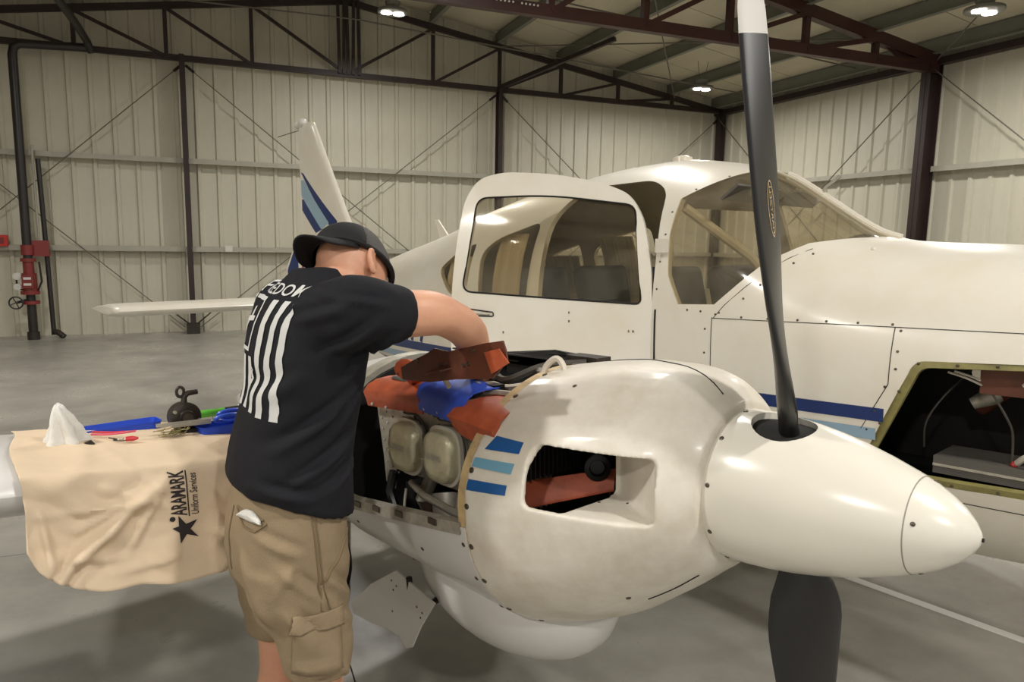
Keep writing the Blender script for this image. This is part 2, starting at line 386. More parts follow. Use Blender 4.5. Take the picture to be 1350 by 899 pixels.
def truss(n, ws, wt, wb, mm, zb, gus):
    T = MB().bar((10.1,n,roof_z(10.1)-.02),(2.15,n,roof_z(2.15)-.02), wt, wt*1.4).build('roof_truss', mm, CE, False)
    MB().bar((2.15,n,roof_z(2.15)-.02),(AL_,n,roof_z(AL_)-.02), wt, wt*1.4).build('top_chord', mm, T, False)
    MB().box(((10.1+AL_)/2,n,zb), (10.1-AL_, wb, wb*1.3)).build('bottom_chord', mm, T, False)
    posts = [8.84, 7.55, 6.27, 4.99, 3.70]
    for a in posts + [4.3-x for x in posts]:
        MB().bar((a,n,zb),(a,n,roof_z(a)), ws, ws).build('truss_post', mm, T, False)
    seq = [2.15]+posts[::-1]+[10.0]
    for k in range(len(seq)-1):
        a, b = seq[k], seq[k+1]
        for sgn in (1,-1):
            aa = a if sgn > 0 else 4.3-a; bb = b if sgn > 0 else 4.3-b
            MB().bar((aa,n-.03,zb),(bb,n-.03,roof_z(bb)-.05), ws*.8, ws*.8).build('truss_web', mm, T, False)
    if gus:
        MB().prism([(10.1,n-.01,zb-.1),(10.1,n-.01,roof_z(10.1)),(8.7,n-.01,roof_z(8.7)-.02),(9.35,n-.01,zb+.05)], (0,.02,0)).build('gusset_plate', mm, T, False)
    return T
T1 = truss(DB-.22, .06, .07, .07, M_frame, 4.45, False)
for k, a in enumerate((2.02, 2.09, 2.17, 2.25, 2.36)):
    MB().bar((a,DB-.28,4.45),(a+(.02 if k%2 else -.02),DB-.28,5.68), .05, .05).build('truss_post', M_frame, T1, False)
T2 = truss(8.15, .08, .12, .11, M_maroon, 4.33, True)
truss(2.9, .08, .12, .11, M_maroon, 4.33, False)
MB().bar((5.02,DB-.3,4.5),(6.3,11.2,roof_z(6.3)), .07, .07).build('knee_brace', M_frame, CE, False)
for n in (12.2, 9.6):
    MB().tube([(AL_,n,4.98),(2.15,n,5.1),(10,n,4.62)], .012, 6).build('roof_rod', M_rod, CE)
for a, b in ((4.99,8.84),(8.84,4.99)):
    MB().tube([(a,DB-.3,roof_z(a)-.03),(b,8.2,roof_z(b)-.03)], .011, 6).build('roof_rod', M_rod, CE)
    MB().tube([(a+1.2,8.1,roof_z(a+1.2)-.03),(b+1.2,3.0,roof_z(b+1.2)-.03)], .011, 6).build('roof_rod', M_rod, CE)
for i in range(10):
    MB().cyl((3.0+i*.05+(.06 if i>4 else 0), 8.085, 4.36), (3.0+i*.05+(.06 if i>4 else 0), 8.075, 4.36), .012, 8).build('bolt', M_tip, T2)
LX = ['high bay lamp over the middle of the hangar, above the white airplane cabin', 'high bay lamp above the left end of the back wall, nearest the sprinkler riser', 'high bay lamp overhead, in the row along the ridge behind the photographer', 'high bay lamp overhead, in the right row behind the photographer', 'high bay lamp overhead, in the left row above the covered wing tip', 'high bay lamp overhead, in the left row nearest the hangar opening', 'added unseen high bay lamp overhead, in the ridge row nearest the hangar opening']
ll = ['high bay lamp with two bright lenses left of the propeller tip, nearest the gable peak', 'high bay lamp hanging before the back right corner, just left of the propeller blade', 'high bay lamp near the right wall at the upper right corner of the photo']
for i, q in enumerate(LAMPS): high_bay(i, *q, ll[i] if i < 3 else LX[i-3])

# ------------------------------------------------------------------ fire riser and things by the back wall
RZ = empty('fire_sprinkler_riser', hang(-2.73, 13.0, 0), (0,0,TH), 'tall black sprinkler riser pipe with red valve standing at the left of the back wall', 'riser pipe')
MB().cyl((0,0,0),(0,0,.12), .085, 16).build('pipe_foot', M_cast, RZ)
MB().tube([(0,0,.1),(0,0,4.22),(.02,0,4.32),(.10,0,4.38),(1.02,0,4.42)], .062, 14).build('riser_pipe', M_pipe, RZ)
MB().tube([(1.02,0,4.36),(.98,-.1,4.5),(.92,-.6,4.62),(.82,-2.2,4.75),(.80,-2.9,4.80)], .055, 12).build('branch_pipe', M_pipe, RZ)
vb = MB().cyl((0,0,1.02),(0,0,1.2), .075, 16).cyl((0,0,1.2),(0,0,1.25), .105, 16).cyl((0,0,.74),(0,0,1.02), .1, 16).cyl((0,0,.70),(0,0,.75), .13, 16).box((0,-.09,.9),(.15,.1,.2)).cyl((0,0,.55),(0,0,.60), .12, 16)
VB = vb.build('valve_body', M_pred, RZ)
for z in (.86,.95): MB().box((0,-.145,z),(.1,.006,.035)).build('valve_label', M_tip, VB, False)
MB().cyl((0,0,1.3),(0,0,1.45), .085, 16).build('pipe_coupling', M_pred, RZ)
hw_ = MB().tube([( -.17+.09*math.cos(t),-.12,.58+.09*math.sin(t)) for t in np.linspace(0,2*PI,21)], .012, 6)
for t in range(4): hw_.tube([(-.17,-.12,.58),(-.17+.09*math.cos(t*PI/2+.4),-.12,.58+.09*math.sin(t*PI/2+.4))], .008, 6)
hw_.cyl((-.17,-.12,.58),(-.03,0,.62), .02, 8); hw_.build('handwheel', M_pipe, RZ)
g = MB().cyl((-.14,-.06,.98),(-.14,-.1,.98), .055, 14).cyl((-.14,-.06,.82),(-.14,-.1,.82), .05, 14); g.build('pressure_gauge', M_tip, RZ)
MB().tube([(-.06,0,.75),(-.16,-.04,.8),(-.16,-.04,.95)], .014, 6).tube([(.1,0,.75),(.17,-.05,.9),(.15,-.05,1.2)], .014, 6).build('trim_pipe', M_cast, RZ)
DR = empty('drain_pipe', hang(-2.5, 13.12, 0), (0,0,TH), 'thin dark drain pipe with a red box, just right of the sprinkler riser', 'pipe')
MB().tube([(.02,0,.05),(.0,0,1.3),(-.03,0,2.75)], .035, 10).build('pipe', M_pipe, DR)
MB().tube([(-.09,0,1.4),(-.1,0,2.95)], .018, 8).build('conduit', M_girt, DR)
MB().box((-.06,-.06,1.40),(.22,.1,.24)).build('red_box', M_pred, DR, False)
MB().tube([(.02,0,.1),(.09,-.05,.09),(.17,-.08,.02)], .045, 10).build('drain_elbow', M_cast, DR)
o = MB().box((0,0,0),(.2,.09,.17)).build('alarm_box', M_bred, None, False); o.location = hang(-3.12, DB-.23, 1.51); o.rotation_euler = (0,0,TH); tag(o, 'bright red alarm box on the lower girt at the left edge of the photo', 'alarm box')
MB().box((0,-.047,0),(.12,.004,.1)).build('box_cover', M_pred, o, False)
tw = empty('cart_wheel', hang(-3.33, 12.6, .13), (0,0,TH), 'dark tyre peeking in at the left edge of the photo near the back wall', 'wheel')
MB().lathe([(-.05,.07),(-.05,.11),(-.03,.13),(.03,.13),(.05,.11),(.05,.07)], (0,0,0), (0,1,0), 24).build('tire', M_tire, tw)
MB().lathe([(-.03,.01),(-.03,.07),(.03,.07),(.03,.01)], (0,0,0), (0,1,0), 16).build('rim', M_alu, tw)
# ------------------------------------------------------------------ airplane frame: f forward, r right wing, u up (u = 0 on the propeller axis)
HU = 1.18
def A(f, r, u): return Vector((f, -r, u+HU))
al, pt = math.radians(48), math.radians(2.5)
Fv = Vector((math.cos(al)*math.cos(pt), -math.sin(al)*math.cos(pt), math.sin(pt))); Rv = Vector((-math.sin(al), -math.cos(al), 0)); Uv = Fv.cross(Rv)*-1
ORG = Vector((1.909, 2.682, 1.179))
PLROT = Matrix((Fv, -Rv, Uv)).transposed()
PL = empty('airplane', ORG - Uv*HU, PLROT.to_euler(), 'white twin engine propeller airplane with blue stripes, its right engine uncovered, filling the hangar', 'airplane')
bpy.context.view_layer.update()
def toworld(f, r, u): return PL.matrix_world @ A(f, r, u)

# ---- fuselage
FS = dict(
 f=[-6.05,-5.6,-4.9,-4.28,-3.8,-3.3,-2.75,-2.3,-2.0,-1.75,-1.47,-1.15,-1.0,-.9,-.8,-.7,-.6,-.5,-.4,-.26,0,.4,.9,1.3,1.6,1.78],
 t=[.36,.38,.43,.505,.60,.70,.845,.925,.955,.98,.988,.945,.90,.855,.79,.72,.65,.59,.56,.546,.53,.50,.42,.30,.14,-.06],
 w=[.04,.10,.22,.325,.41,.475,.54,.585,.605,.612,.617,.62,.618,.615,.612,.61,.607,.604,.60,.595,.585,.55,.46,.36,.2,.05],
 b=[.14,.08,-.10,-.26,-.37,-.47,-.57,-.62,-.645,-.65,-.65,-.65,-.65,-.65,-.65,-.648,-.646,-.644,-.642,-.64,-.63,-.60,-.56,-.50,-.40,-.18],
 c=[.25,.24,.17,.13,.12,.11,.10,.10,.10,.10,.10,.10,.09,.08,.07,.05,.03,.01,0,-.02,-.04,-.05,-.08,-.1,-.12,-.12])
def fus_ring(f, off=0, n=72, e=2.45):
    t, w, b, c = [float(pchip(FS['f'], FS[k], f)) for k in 'twbc']
    t -= off; w = max(w-off, .01); b += off; out = []
    for k in range(n):
        x = 2*PI*k/n; ca, sa = math.cos(x), math.sin(x)
        r = w*math.copysign(abs(ca)**(2/e), ca); h = (t-c) if sa > 0 else (c-b)
        out.append(A(f, r, c + h*math.copysign(abs(sa)**(2/e), sa)))
    return out
def fus_solid(off, f0, f1, step=.05):
    fs = list(np.arange(f0, f1, step))+[f1]; return MB().loft([fus_ring(f, off) for f in fs])
FU = fus_solid(0, -6.05, 1.78, .045).build('fuselage', M_white, PL)
BV = bvh_of(FU)                                        # outer skin for panes and markings
boolean(FU, fus_solid(.03, -3.9, 1.45, .09).build('c', M_int), 'DIFFERENCE')
WS = [(-1.20,.76),(-1.06,.84),(-.96,.90),(-.86,.92),(-.40,.70),(-.455,.572),(-.52,.566),(-.62,.548),(-.69,.505),(-.757,.458),(-.84,.38),(-.925,.302),(-1.10,.297),(-1.165,.42),(-1.195,.6)]
W2 = rounded([(-2.06,.70),(-2.42,.62),(-2.56,.54),(-2.53,.29),(-2.08,.285)], [.06,.08,.08,.03,.03])
W3 = rounded([(-2.64,.60),(-2.84,.55),(-3.03,.44),(-2.86,.285),(-2.66,.28)], [.03,.06,.06,.06,.03])
WF = rounded([(-1.30,.74),(-1.9,.80),(-1.97,.72),(-1.95,.31),(-1.25,.31)], .05)
DOORWAY = rounded([(-1.235,-.35),(-1.235,.5),(-1.285,.80),(-1.40,.865),(-1.85,.865),(-1.99,.72),(-1.97,-.35)], [.03,.3,.09,.06,.12,.2,.03])
def fus_r(f, u, e=2.45):
    t, w, b, c = [float(pchip(FS['f'], FS[k], f)) for k in 'twbc']; h = (t-c) if u > c else (c-b); return w*max(0,1-min(1,abs(u-c)/h)**e)**(1/e)
def side_prism(poly, r0, r1): return MB().prism([A(f, r0, u) for f,u in poly], A(0,r1,0)-A(0,r0,0))
for poly, sides in ((WS,(1,-1)), (W2,(1,-1)), (W3,(1,-1)), (WF,(-1,)), (DOORWAY,(1,))):
    for s in sides:
        r0 = .022 if poly is WS else .25
        boolean(FU, side_prism(poly, s*r0, s*1.2).build('c', M_int))
# nose bay opening
BAY = [(-.155,.138),(.52,.17),(.66,-.02),(.62,-.27),(-.03,-.28),(-.335,-.28)]
BAYR = rounded(BAY, .03)
boolean(FU, side_prism(BAYR, .40, 1.2).build('c', M_olive))
def pane(name, poly, s, r0, mm, o0=.006, o1=.010, f0=-3.3, f1=.2):
    q = fus_solid(o0, f0, f1, .045).build(name, mm, PL); boolean(q, fus_solid(o1, f0-.1, f1+.1, .045).build('c', mm), transfer=False)
    boolean(q, side_prism(poly, s*r0, s*1.2).build('c', mm), 'INTERSECT', transfer=False); q.parent = FU; return q
def grow(poly, k=1.0): return poly
for s in (1,-1):
    tag(pane('windshield', WS, s, .022, G_wind, f0=-1.4, f1=-.2), 'dusty windshield half')
    pane('side_window', W2, s, .25, G_side, f0=-2.7, f1=-1.9); pane('side_window', W3, s, .25, G_side, f0=-3.2, f1=-2.5)
pane('side_window', WF, -1, .25, G_side, f0=-2.1, f1=-1.1)
# window post between the halves and rim strips
def surf(f, r=None, u=None, d='side', off=.001):
    if d == 'side': o, dr = A(f, 1.6, u), Vector((0,1,0))
    elif d == 'left': o, dr = A(f, -1.6, u), Vector((0,-1,0))
    else: o, dr = A(f, r, 2.0), Vector((0,0,-1))
    loc, nor, _, _ = BV.ray_cast(o, dr)
    if loc is None: return None
    if nor.dot(dr) > 0: nor = -nor
    return loc + nor*off
MB().tube([surf(f, r=0, d='top', off=.004) for f in np.linspace(-.93,-.43,14)], .014, 8).build('windshield_post', M_white, FU)
def seam(pts, m=M_gap, r=.0014, name='panel_seam', par=None): return MB().tube([p for p in pts if p is not None], r, 5).build(name, m, par or FU)
# door hole is open; seams on the skin
seam([surf(f, u=.2465) for f in np.linspace(-.93,1.0,30)])
seam([surf(f, u=u) for f,u in ((-.925,.245),(-.88,.30),(-.80,.375),(-.72,.445),(-.66,.49),(-.6,.525))])
seam([surf(-.235, u=u) for u in np.linspace(.245,.05,8)]+[surf(-.27, u=-.02), surf(-.32,u=-.12)])
seam([surf(-.93, u=u) for u in np.linspace(.25,-.3,10)])
seam([surf(f, u=-.33) for f in np.linspace(-.6,1.0,20)])
seam([surf(-1.215, u=u, off=.0) for u in np.linspace(.27,-.4,14)], r=.005)
SCR = [(-.915,.262),(-.9,.27)] + [(f,.255) for f in (-.80,-.69,-.575,-.47,-.36,-.245)] + [(-.215,u) for u in (.235,.165,.105)] + [(-.245,.04),(-.275,-.05),(-.30,-.12)] \
    + [(-1.05,.275),(-.985,.272)] + [(-.96,u) for u in (.20,.10)] + [(-.80,.33),(-.74,.385),(-.69,.43),(-.64,.47),(-.59,.505)] + [(-1.215,u) for u in (.36,.48,.6,.70)] + [(-1.15,.80),(-1.05,.855),(-.98,.885)]
def screw(p, n, par, r=.0045):
    q = MB().lathe([(-.001,r),(.0012,r*.95),(.002,r*.5)], (0,0,0), (0,0,1), 8).build('screw', M_steel, par) if not SCREW else copy_to(SCREW[0], par)
    if not SCREW: SCREW.append(q)
    k = r/.0045; q.scale = (k,k,k); q.location = p; q.rotation_euler = Vector(n).to_track_quat('Z','Y').to_euler(); return q
SCREW = []
def skin_hit(bv, o, d):
    loc, nor, _, _ = bv.ray_cast(Vector(o), Vector(d).normalized())
    if loc is None: return None, None
    if nor.dot(Vector(d)) > 0: nor = -nor
    return loc, nor
for f,u in SCR:
    loc, nor = skin_hit(BV, A(f,1.6,u), (0,1,0))
    if loc: screw(loc, nor, FU, .0048)
# stripes on the right side
def lerp(a,b,t): return a+(b-a)*t
def stripe(name, f0, f1, ua0, ub0, ua1, ub1, m, bv=None, par=None, s=1):
    n = 26; fs = np.linspace(f0,f1,n); top = []; bot = []
    a = [(f, lerp(ua0,ua1,i/(n-1))) for i,f in enumerate(fs)]; b = [(f, lerp(ub0,ub1,i/(n-1))) for i,f in enumerate(fs)]
    return decal(name, [strip2(a,b)], lambda x,y: A(x, s*1.6, y), bv or BV, (0,s,0), m, par or FU, .0015, 0)
for s, g in ((1,(-4.9,-2.0)), (-1,(-4.9,-.4))):
    stripe('side_stripe', g[0], g[1], -.045,-.115,-.042,-.09, M_navy, s=s)
    stripe('side_stripe', g[0], g[1], -.145,-.195,-.118,-.165, M_sky, s=s)
    stripe('side_stripe', g[0], g[1], -.225,-.275,-.19,-.235, M_navy, s=s)
stripe('side_stripe', -1.2, -.245, -.042,-.09,-.038,-.086, M_navy)
stripe('side_stripe', -1.2, -.27, -.118,-.165,-.112,-.155, M_sky)
stripe('side_stripe', -1.2, -.305, -.19,-.235,-.182,-.225, M_navy)
# registration on the rear fuselage
tp = text_poly('N1477', .21, .004)
decal('registration_number', [tp], lambda x,y: A(-3.87+x*1.25, 1.6, -.038+y*1.1), BV, (0,1,0), M_navy, FU, .0015, 1)
# roof fittings
MB().lathe([(0,.055),(.03,.05),(.04,.02)], A(-1.5,.02,.98), (0,0,1), 18).build('antenna_puck', M_white, FU)
MB().tube([A(-.765,.0,.77), A(-.755,.0,.80), A(-.690,.0,.845)], [.012,.008,.007], 8).build('temperature_probe', M_alu, FU)
q = MB(); q.prism([A(-3.62,-.006,.62),A(-3.50,-.006,.64),A(-3.66,-.004,.80),A(-3.70,-.004,.80)], A(0,.012,0)-A(0,0,0)); q.build('blade_antenna', M_white, FU, False)
for f in (-.42,): MB().ball(A(f,.3,.52), .01).build('drain_bump', M_white, FU)
# ---- cabin
def seat(f, r):
    t = MB(); t.box(A(f-.02,r,.18), (.10,.44,.56), Matrix.Rotation(math.radians(-12),3,'Y')); b = t.build('seat', M_seat, FU)
    md = b.modifiers.new('v','BEVEL'); md.width = .04; md.segments = 4
    c = MB().box(A(f+.26,r,-.13), (.5,.44,.14)).build('seat_cushion', M_seat, b); md = c.modifiers.new('v','BEVEL'); md.width = .04; md.segments = 3
    p = MB().box(A(f-.085,r,.10), (.015,.34,.22), Matrix.Rotation(math.radians(-12),3,'Y')).build('seat_pocket', M_seat, b)
for f, r in ((-1.30,.29),(-1.30,-.29),(-2.25,.28),(-2.25,-.28)): seat(f, r)
MB().box(A(-1.7,0,-.36),(2.2,1.0,.03)).build('cabin_floor', M_int, FU)
MB().tube([A(-1.19,.44,.72), A(-1.0,.20,.50), A(-.93,.10,.36)], .022, 8).build('brace_tube', M_int, FU)
gs = MB().loft([[A(-.62,r,.45-.55*abs(r)**2.2), A(-.90,r,.41-.45*abs(r)**2.2), A(-.92,r,.37-.45*abs(r)**2.2), A(-.60,r,.38-.55*abs(r)**2.2)] for r in np.linspace(-.44,.44,9)]).build('glare_shield', M_int, FU)
MB().box(A(-.83,0,.16),(.03,.94,.36)).build('instrument_panel', M_dark, FU, False)
for r in (-.28,.28):
    y = MB().tube([A(-.83,r,.2),A(-1.0,r,.2)], .014, 8).tube([A(-1.0,r+x,.2+abs(x)*.8) for x in np.linspace(-.14,.14,9)], .014, 8); y.build('control_yoke', M_black, FU)
MB().loft([fus_ring(-.56,.035),fus_ring(-.54,.035)]).build('bulkhead', M_dark, FU, False)
for s in (1,-1):
    for f0, f1 in ((-2.20,-2.46),(-2.66,-2.98)):
        n = 28; g = []
        for k in ((.64,.52,.4,.26) if f0 > -2.5 else (.52,.4,.26)):
            g.append([A(lerp(f0,f1,i/n)*1.0, s*(fus_r(lerp(f0,f1,i/n),k)-.050 -.010*math.sin(i*1.9)), k) for i in range(n+1)])
        MB().loft(g, caps=False, wrap=False).build('curtain', M_curt, FU, fix=False)
for s in (1,-1): MB().box(A(-.98,s*.24,.775), (.10,.36,.012), Matrix.Rotation(math.radians(-35),3,'Y')).build('visor_reflection', M_box, FU, False)  # grey panels stand in for a mottled dark reflection in the windshield
# ---- nose baggage bay
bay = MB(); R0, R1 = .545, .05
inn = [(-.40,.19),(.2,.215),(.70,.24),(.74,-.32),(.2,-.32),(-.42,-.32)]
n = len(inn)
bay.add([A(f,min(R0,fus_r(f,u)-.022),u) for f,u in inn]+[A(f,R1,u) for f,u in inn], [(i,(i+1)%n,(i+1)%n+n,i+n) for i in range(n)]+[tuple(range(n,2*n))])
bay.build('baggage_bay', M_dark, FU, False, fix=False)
fr = MB(); inner = rounded([(-.135,.118),(.50,.15),(.63,-.025),(.595,-.25),(-.04,-.26),(-.303,-.264)], .028); outer = BAYR
k = len(inner)
def fpt(p, r_off):
    q = surf(p[0], u=p[1], off=r_off); return q if q is not None else A(p[0],.56,p[1])
fr.add([fpt(p,.003) for p in outer]+[fpt(p,.003) for p in inner]+[fpt(p,-.02) for p in inner], [(i,(i+1)%k,(i+1)%k+k,i+k) for i in range(k)]+[(i+k,(i+1)%k+k,(i+1)%k+2*k,i+2*k) for i in range(k)])
FRM = fr.build('bay_frame', M_olive, FU, True, 30)
for f,u in ((-.145,.130),(-.03,.134),(.08,.140),(.2,.147),(-.198,.03),(-.255,-.09),(-.03,-.271),(.10,-.268),(.22,-.266),(-.295,-.19)):
    p = fpt((f,u),.004); screw(p, (0,-1,0), FRM, .005)
MB().box(A(.10,.40,-.225),(.42,.20,.06)).build('avionics_box', M_box, FU, False)
MB().box(A(.10,.502,-.225),(.42,.004,.008)).build('box_band', M_alu, FU, False)
MB().box(A(.075,.45,.08),(.13,.05,.09)).build('relay_bracket', M_brown, FU, False)
MB().box(A(.20,.46,.085),(.10,.06,.05)).build('relay_box', M_box, FU, False)
MB().lathe([(0,.02),(.02,.022),(.03,.03),(.05,.03)], A(-.02,.30,.085), (0,-1,0), 16).build('hose_fitting', M_bright, FU)
def wire(pts, r, m, par, name='cable', n=6, sm=6):
    P = [Vector(p) for p in pts]; out = []
    for i in range(len(P)-1):
        p0 = P[max(i-1,0)]; p1 = P[i]; p2 = P[i+1]; p3 = P[min(i+2,len(P)-1)]
        for k in range(sm):
            t = k/sm; out.append(.5*((2*p1)+(p2-p0)*t+(2*p0-5*p1+4*p2-p3)*t*t+(3*p1-p0-3*p2+p3)*t**3))
    out.append(P[-1]); return MB().tube(out, r, n).build(name, m, par)
wire([A(.0,.42,.11),A(.03,.46,.06),A(.09,.48,-.03),A(.11,.47,-.09),A(.11,.46,-.20)], .004, M_wired, FU)
wire([A(-.06,.3,.09),A(-.12,.38,.0),A(-.17,.40,-.10),A(-.18,.38,-.2)], .004, M_wired, FU)
wire([A(.13,.47,.075),A(.2,.49,.10),A(.3,.49,.09),A(.4,.46,.1)], .008, M_wire, FU)
wire([A(.12,.46,-.19),A(.16,.49,-.15),A(.24,.49,-.12),A(.32,.47,-.16),A(.36,.42,-.2)], .010, M_wire, FU)
wire([A(-.08,.50,.10),A(-.03,.49,.085),A(.02,.47,.06)], .004, M_wire, FU); wire([A(-.06,.50,.105),A(-.01,.49,.09),A(.02,.46,.07)], .004, M_wire, FU)
MB().ball(A(.118,.465,-.19), .012).build('red_terminal', M_red, FU)
MB().lathe([(0,.02),(.07,.035),(.09,.03)], A(-.05,.33,-.03), (.8,.3,.5), 14).build('hose_end', M_alu, FU)
MB().tube([A(-.05,.22,-.06),A(.03,.26,.02),A(.10,.28,.09)], .03, 12).build('duct_hose', M_brown, FU)

# ---- open cabin door, hinged at its front edge
ph = math.radians(27); DW = 1.03
DO = [(.045,-.42),(.025,.05),(.045,.48),(.09,.68),(.16,.79),(.30,.85),(.55,.905),(.80,.925),(.925,.90),(.985,.80),(1.01,.55),(1.03,.20),(1.03,-.42)]
DO = rounded(DO, [.02,.2,.2,.08,.08,.2,.2,.08,.07,.1,.2,.2,.02], 4)
DWIN = rounded([(.13,.735),(.55,.80),(.915,.80),(.965,.345),(.55,.318),(.085,.292)], [.045,.2,.05,.05,.2,.03], 5)
def dpt(s, u, off=0):
    lean = .30*max(0,u-.22)**2 + .10*max(0,-.05-u)**2
    return A(-1.2-s*math.cos(ph)+off*math.sin(ph)-lean*math.sin(ph), .60+s*math.sin(ph)+off*math.cos(ph)-lean*math.cos(ph), u)
def door_sheet(poly, o0, o1, name, m, par, hole=None):
    bm = bmesh.new()
    vs = [bm.verts.new((x,y,0)) for x,y in poly]; es = [bm.edges.new((vs[i],vs[(i+1)%len(vs)])) for i in range(len(vs))]
    if hole:
        hs = [bm.verts.new((x,y,0)) for x,y in hole]; es += [bm.edges.new((hs[i],hs[(i+1)%len(hs)])) for i in range(len(hs))]
    bmesh.ops.triangle_fill(bm, edges=es, use_beauty=True)
    for z in np.arange(-.3,.9,.1):
        bmesh.ops.bisect_plane(bm, geom=bm.verts[:]+bm.edges[:]+bm.faces[:], plane_co=(0,z,0), plane_no=(0,1,0))
    bmesh.ops.recalc_face_normals(bm, faces=bm.faces)
    fr = [(v, v.co.x, v.co.y) for v in bm.verts]
    ret = bmesh.ops.extrude_face_region(bm, geom=bm.faces[:]); top = [g for g in ret['geom'] if isinstance(g, bmesh.types.BMVert)]
    for v,x,y in fr: v.co = dpt(x,y,o0)
    for v in top: v.co = dpt(v.co.x, v.co.y, o1)
    bmesh.ops.recalc_face_normals(bm, faces=bm.faces)
    me = bpy.data.meshes.new(name); bm.to_mesh(me); bm.free(); return link(name, me, m, par, True, 35)
DR_ = door_sheet(DO, -.035, 0, 'cabin_door', M_white, PL, DWIN)
door_sheet(DWIN, -.014, -.009, 'door_window', G_door, DR_)
rb = MB().tube([dpt(x,y,.001) for x,y in DWIN+DWIN[:1]], .0045, 6).build('window_seal', M_gap, DR_)
hd = rounded([(.80,.245),(.95,.262),(.955,.228),(.80,.225)], .012); MB().tube([dpt(x,y,.002) for x,y in hd+hd[:1]], .003, 5).build('handle_recess', M_gap, DR_)
MB().tube([dpt(.82,.236,.006),dpt(.90,.240,.006)], .006, 6).build('door_handle', M_alu, DR_)
MB().cyl(dpt(.93,.248,.0),dpt(.93,.248,.006), .012, 12).build('door_lock', M_steel, DR_)
for s_,u_ in ((.42,.25),(.42,.21),(.12,.17),(.14,.17),(.75,.15)): screw(dpt(s_,u_,.001), (-math.sin(ph),-math.cos(ph),0), DR_, .0055)
for u_ in (.15,.55): MB().box(A(-1.195,.60,u_),(.05,.03,.06)).build('door_hinge', M_white, DR_, False)

# ---- wings
def wing_sec(r, s=1, f_le=-1.15, ch=1.50, n=22, th=.13):
    ule = -.022 + (abs(r)-2.95)*.09; out = []
    if abs(r) > 5.4: k = math.sqrt(max(0,1-((abs(r)-5.4)/.30)**2)); ch = ch*(.75+.25*k); f_le = -1.15 - (1-k)*.18; th = th*max(k,.08)
    xs_ = [.5*(1-math.cos(PI*i/n)) for i in range(n+1)]
    def yt(x): return 5*th*ch*(.2969*math.sqrt(x)-.126*x-.3516*x*x+.2843*x**3-.1015*x**4)
    for x in xs_[::-1]: out.append(A(f_le-x*ch, s*abs(r), ule+yt(x)-.165*x))
    for x in xs_[1:-1]: out.append(A(f_le-x*ch, s*abs(r), ule-yt(x)*.92-.165*x))
    return out
WR_ = None
for s in (1,-1):
    q = MB().loft([wing_sec(r, s) for r in [2.34,2.6,3.0,3.5,4.2,5.0,5.4,5.5,5.6,5.66,5.69,5.7]]).loft([wing_sec(r, s) for r in [.3,.8,1.36]]).loft([wing_sec(2.05,s,-1.45,1.15,22,.15),wing_sec(2.15,s,-1.40,1.22,22,.15),wing_sec(2.24,s,-1.26,1.38,22,.14),wing_sec(2.34,s)]).build('wing', M_cool if s>0 else M_white, PL, True, 40)
    if s > 0: WR_ = q
    
BW = bvh_of(WR_)
# ---- tail
def foil_ring(fl, ft, th, fn, n=14):
    out = []; xs_ = [.5*(1-math.cos(PI*i/n)) for i in range(n+1)]
    yt = lambda x: 5*th*(.2969*math.sqrt(x)-.126*x-.3516*x*x+.2843*x**3-.1036*x**4)
    for x in xs_[::-1]: out.append(fn(fl+(ft-fl)*x, yt(x)))
    for x in xs_[1:-1]: out.append(fn(fl+(ft-fl)*x, -yt(x)))
    return out
for s in (1,-1):
    ST = MB().loft([foil_ring(-5.20-d, -5.97+d*.3, .105*k, lambda f,t,r=r: A(f, s*r, .145+t)) for r,d,k in ((.04,0,1),(.6,0,1),(1.2,0,1),(1.72,0,1),(1.80,.01,.95),(1.835,.03,.8),(1.85,.07,.55))]).build('stabilator', M_white, PL)
    MB().box(A(-5.93,s*.9,.145),(.16,1.3,.014)).build('trim_tab', M_white, ST, False)
fin = [(.30,-4.55,-6.02,.09),(.55,-4.72,-5.98,.10),(.81,-4.93,-5.93,.10),(1.2,-5.19,-5.90,.085),(1.5,-5.385,-5.90,.07),(1.74,-5.535,-5.90,.055),(1.785,-5.57,-5.90,.04),(1.80,-5.62,-5.88,.015)]
FN = MB().loft([foil_ring(a, b, t, lambda f,y,u=u: A(f, y, u)) for u,a,b,t in fin]).build('tail_fin', M_white, PL)
BF = bvh_of(FN)
RUD = MB().loft([foil_ring(-5.96, b, .03, lambda f,y,u=u: A(f, y+.10*(-5.96-f)/.3*.5, u)) for u,b in ((.22,-6.20),(.45,-6.2),(.72,-6.02))]).build('rudder', M_white, FN)
BR = bvh_of(RUD)
def fdec(name, pts, m, bv=BF, par=FN, cuts=3, off=.0015):
    for s in (1,-1): decal(name, [quad(pts)], lambda x,y: A(x, s*.6, y), bv, (0,s,0), m, par, off, cuts)
fdec('fin_stripe', [(-5.87,1.36),(-5.80,1.34),(-5.12,.86),(-5.15,.79),(-5.28,.84)], M_navy)
fdec('fin_stripe', [(-5.87,1.28),(-5.80,1.28),(-5.26,.85),(-5.42,.80),(-5.87,1.14)], M_sky, off=.004)
fdec('fin_stripe', [(-5.87,1.10),(-5.76,1.10),(-5.40,.80),(-5.55,.77),(-5.87,1.0)], M_navy)
fdec('fin_stripe', [(-5.89,.66),(-5.84,.66),(-5.90,.36),(-5.95,.36)], M_red)
fdec('rudder_band', [(-5.985,.69),(-6.01,.69),(-6.18,.42),(-6.18,.26),(-5.985,.26)], M_navy, BR, RUD)
MB().ball(A(-5.80,0,1.81), .045).build('beacon', M_tip, FN); MB().ball(A(-5.90,0,1.80), .035).build('tail_light', M_tip, FN)
MB().tube([A(-5.88,.01,1.75),A(-6.05,.14,1.70)], .004, 5).build('antenna_wire', M_steel, FN)
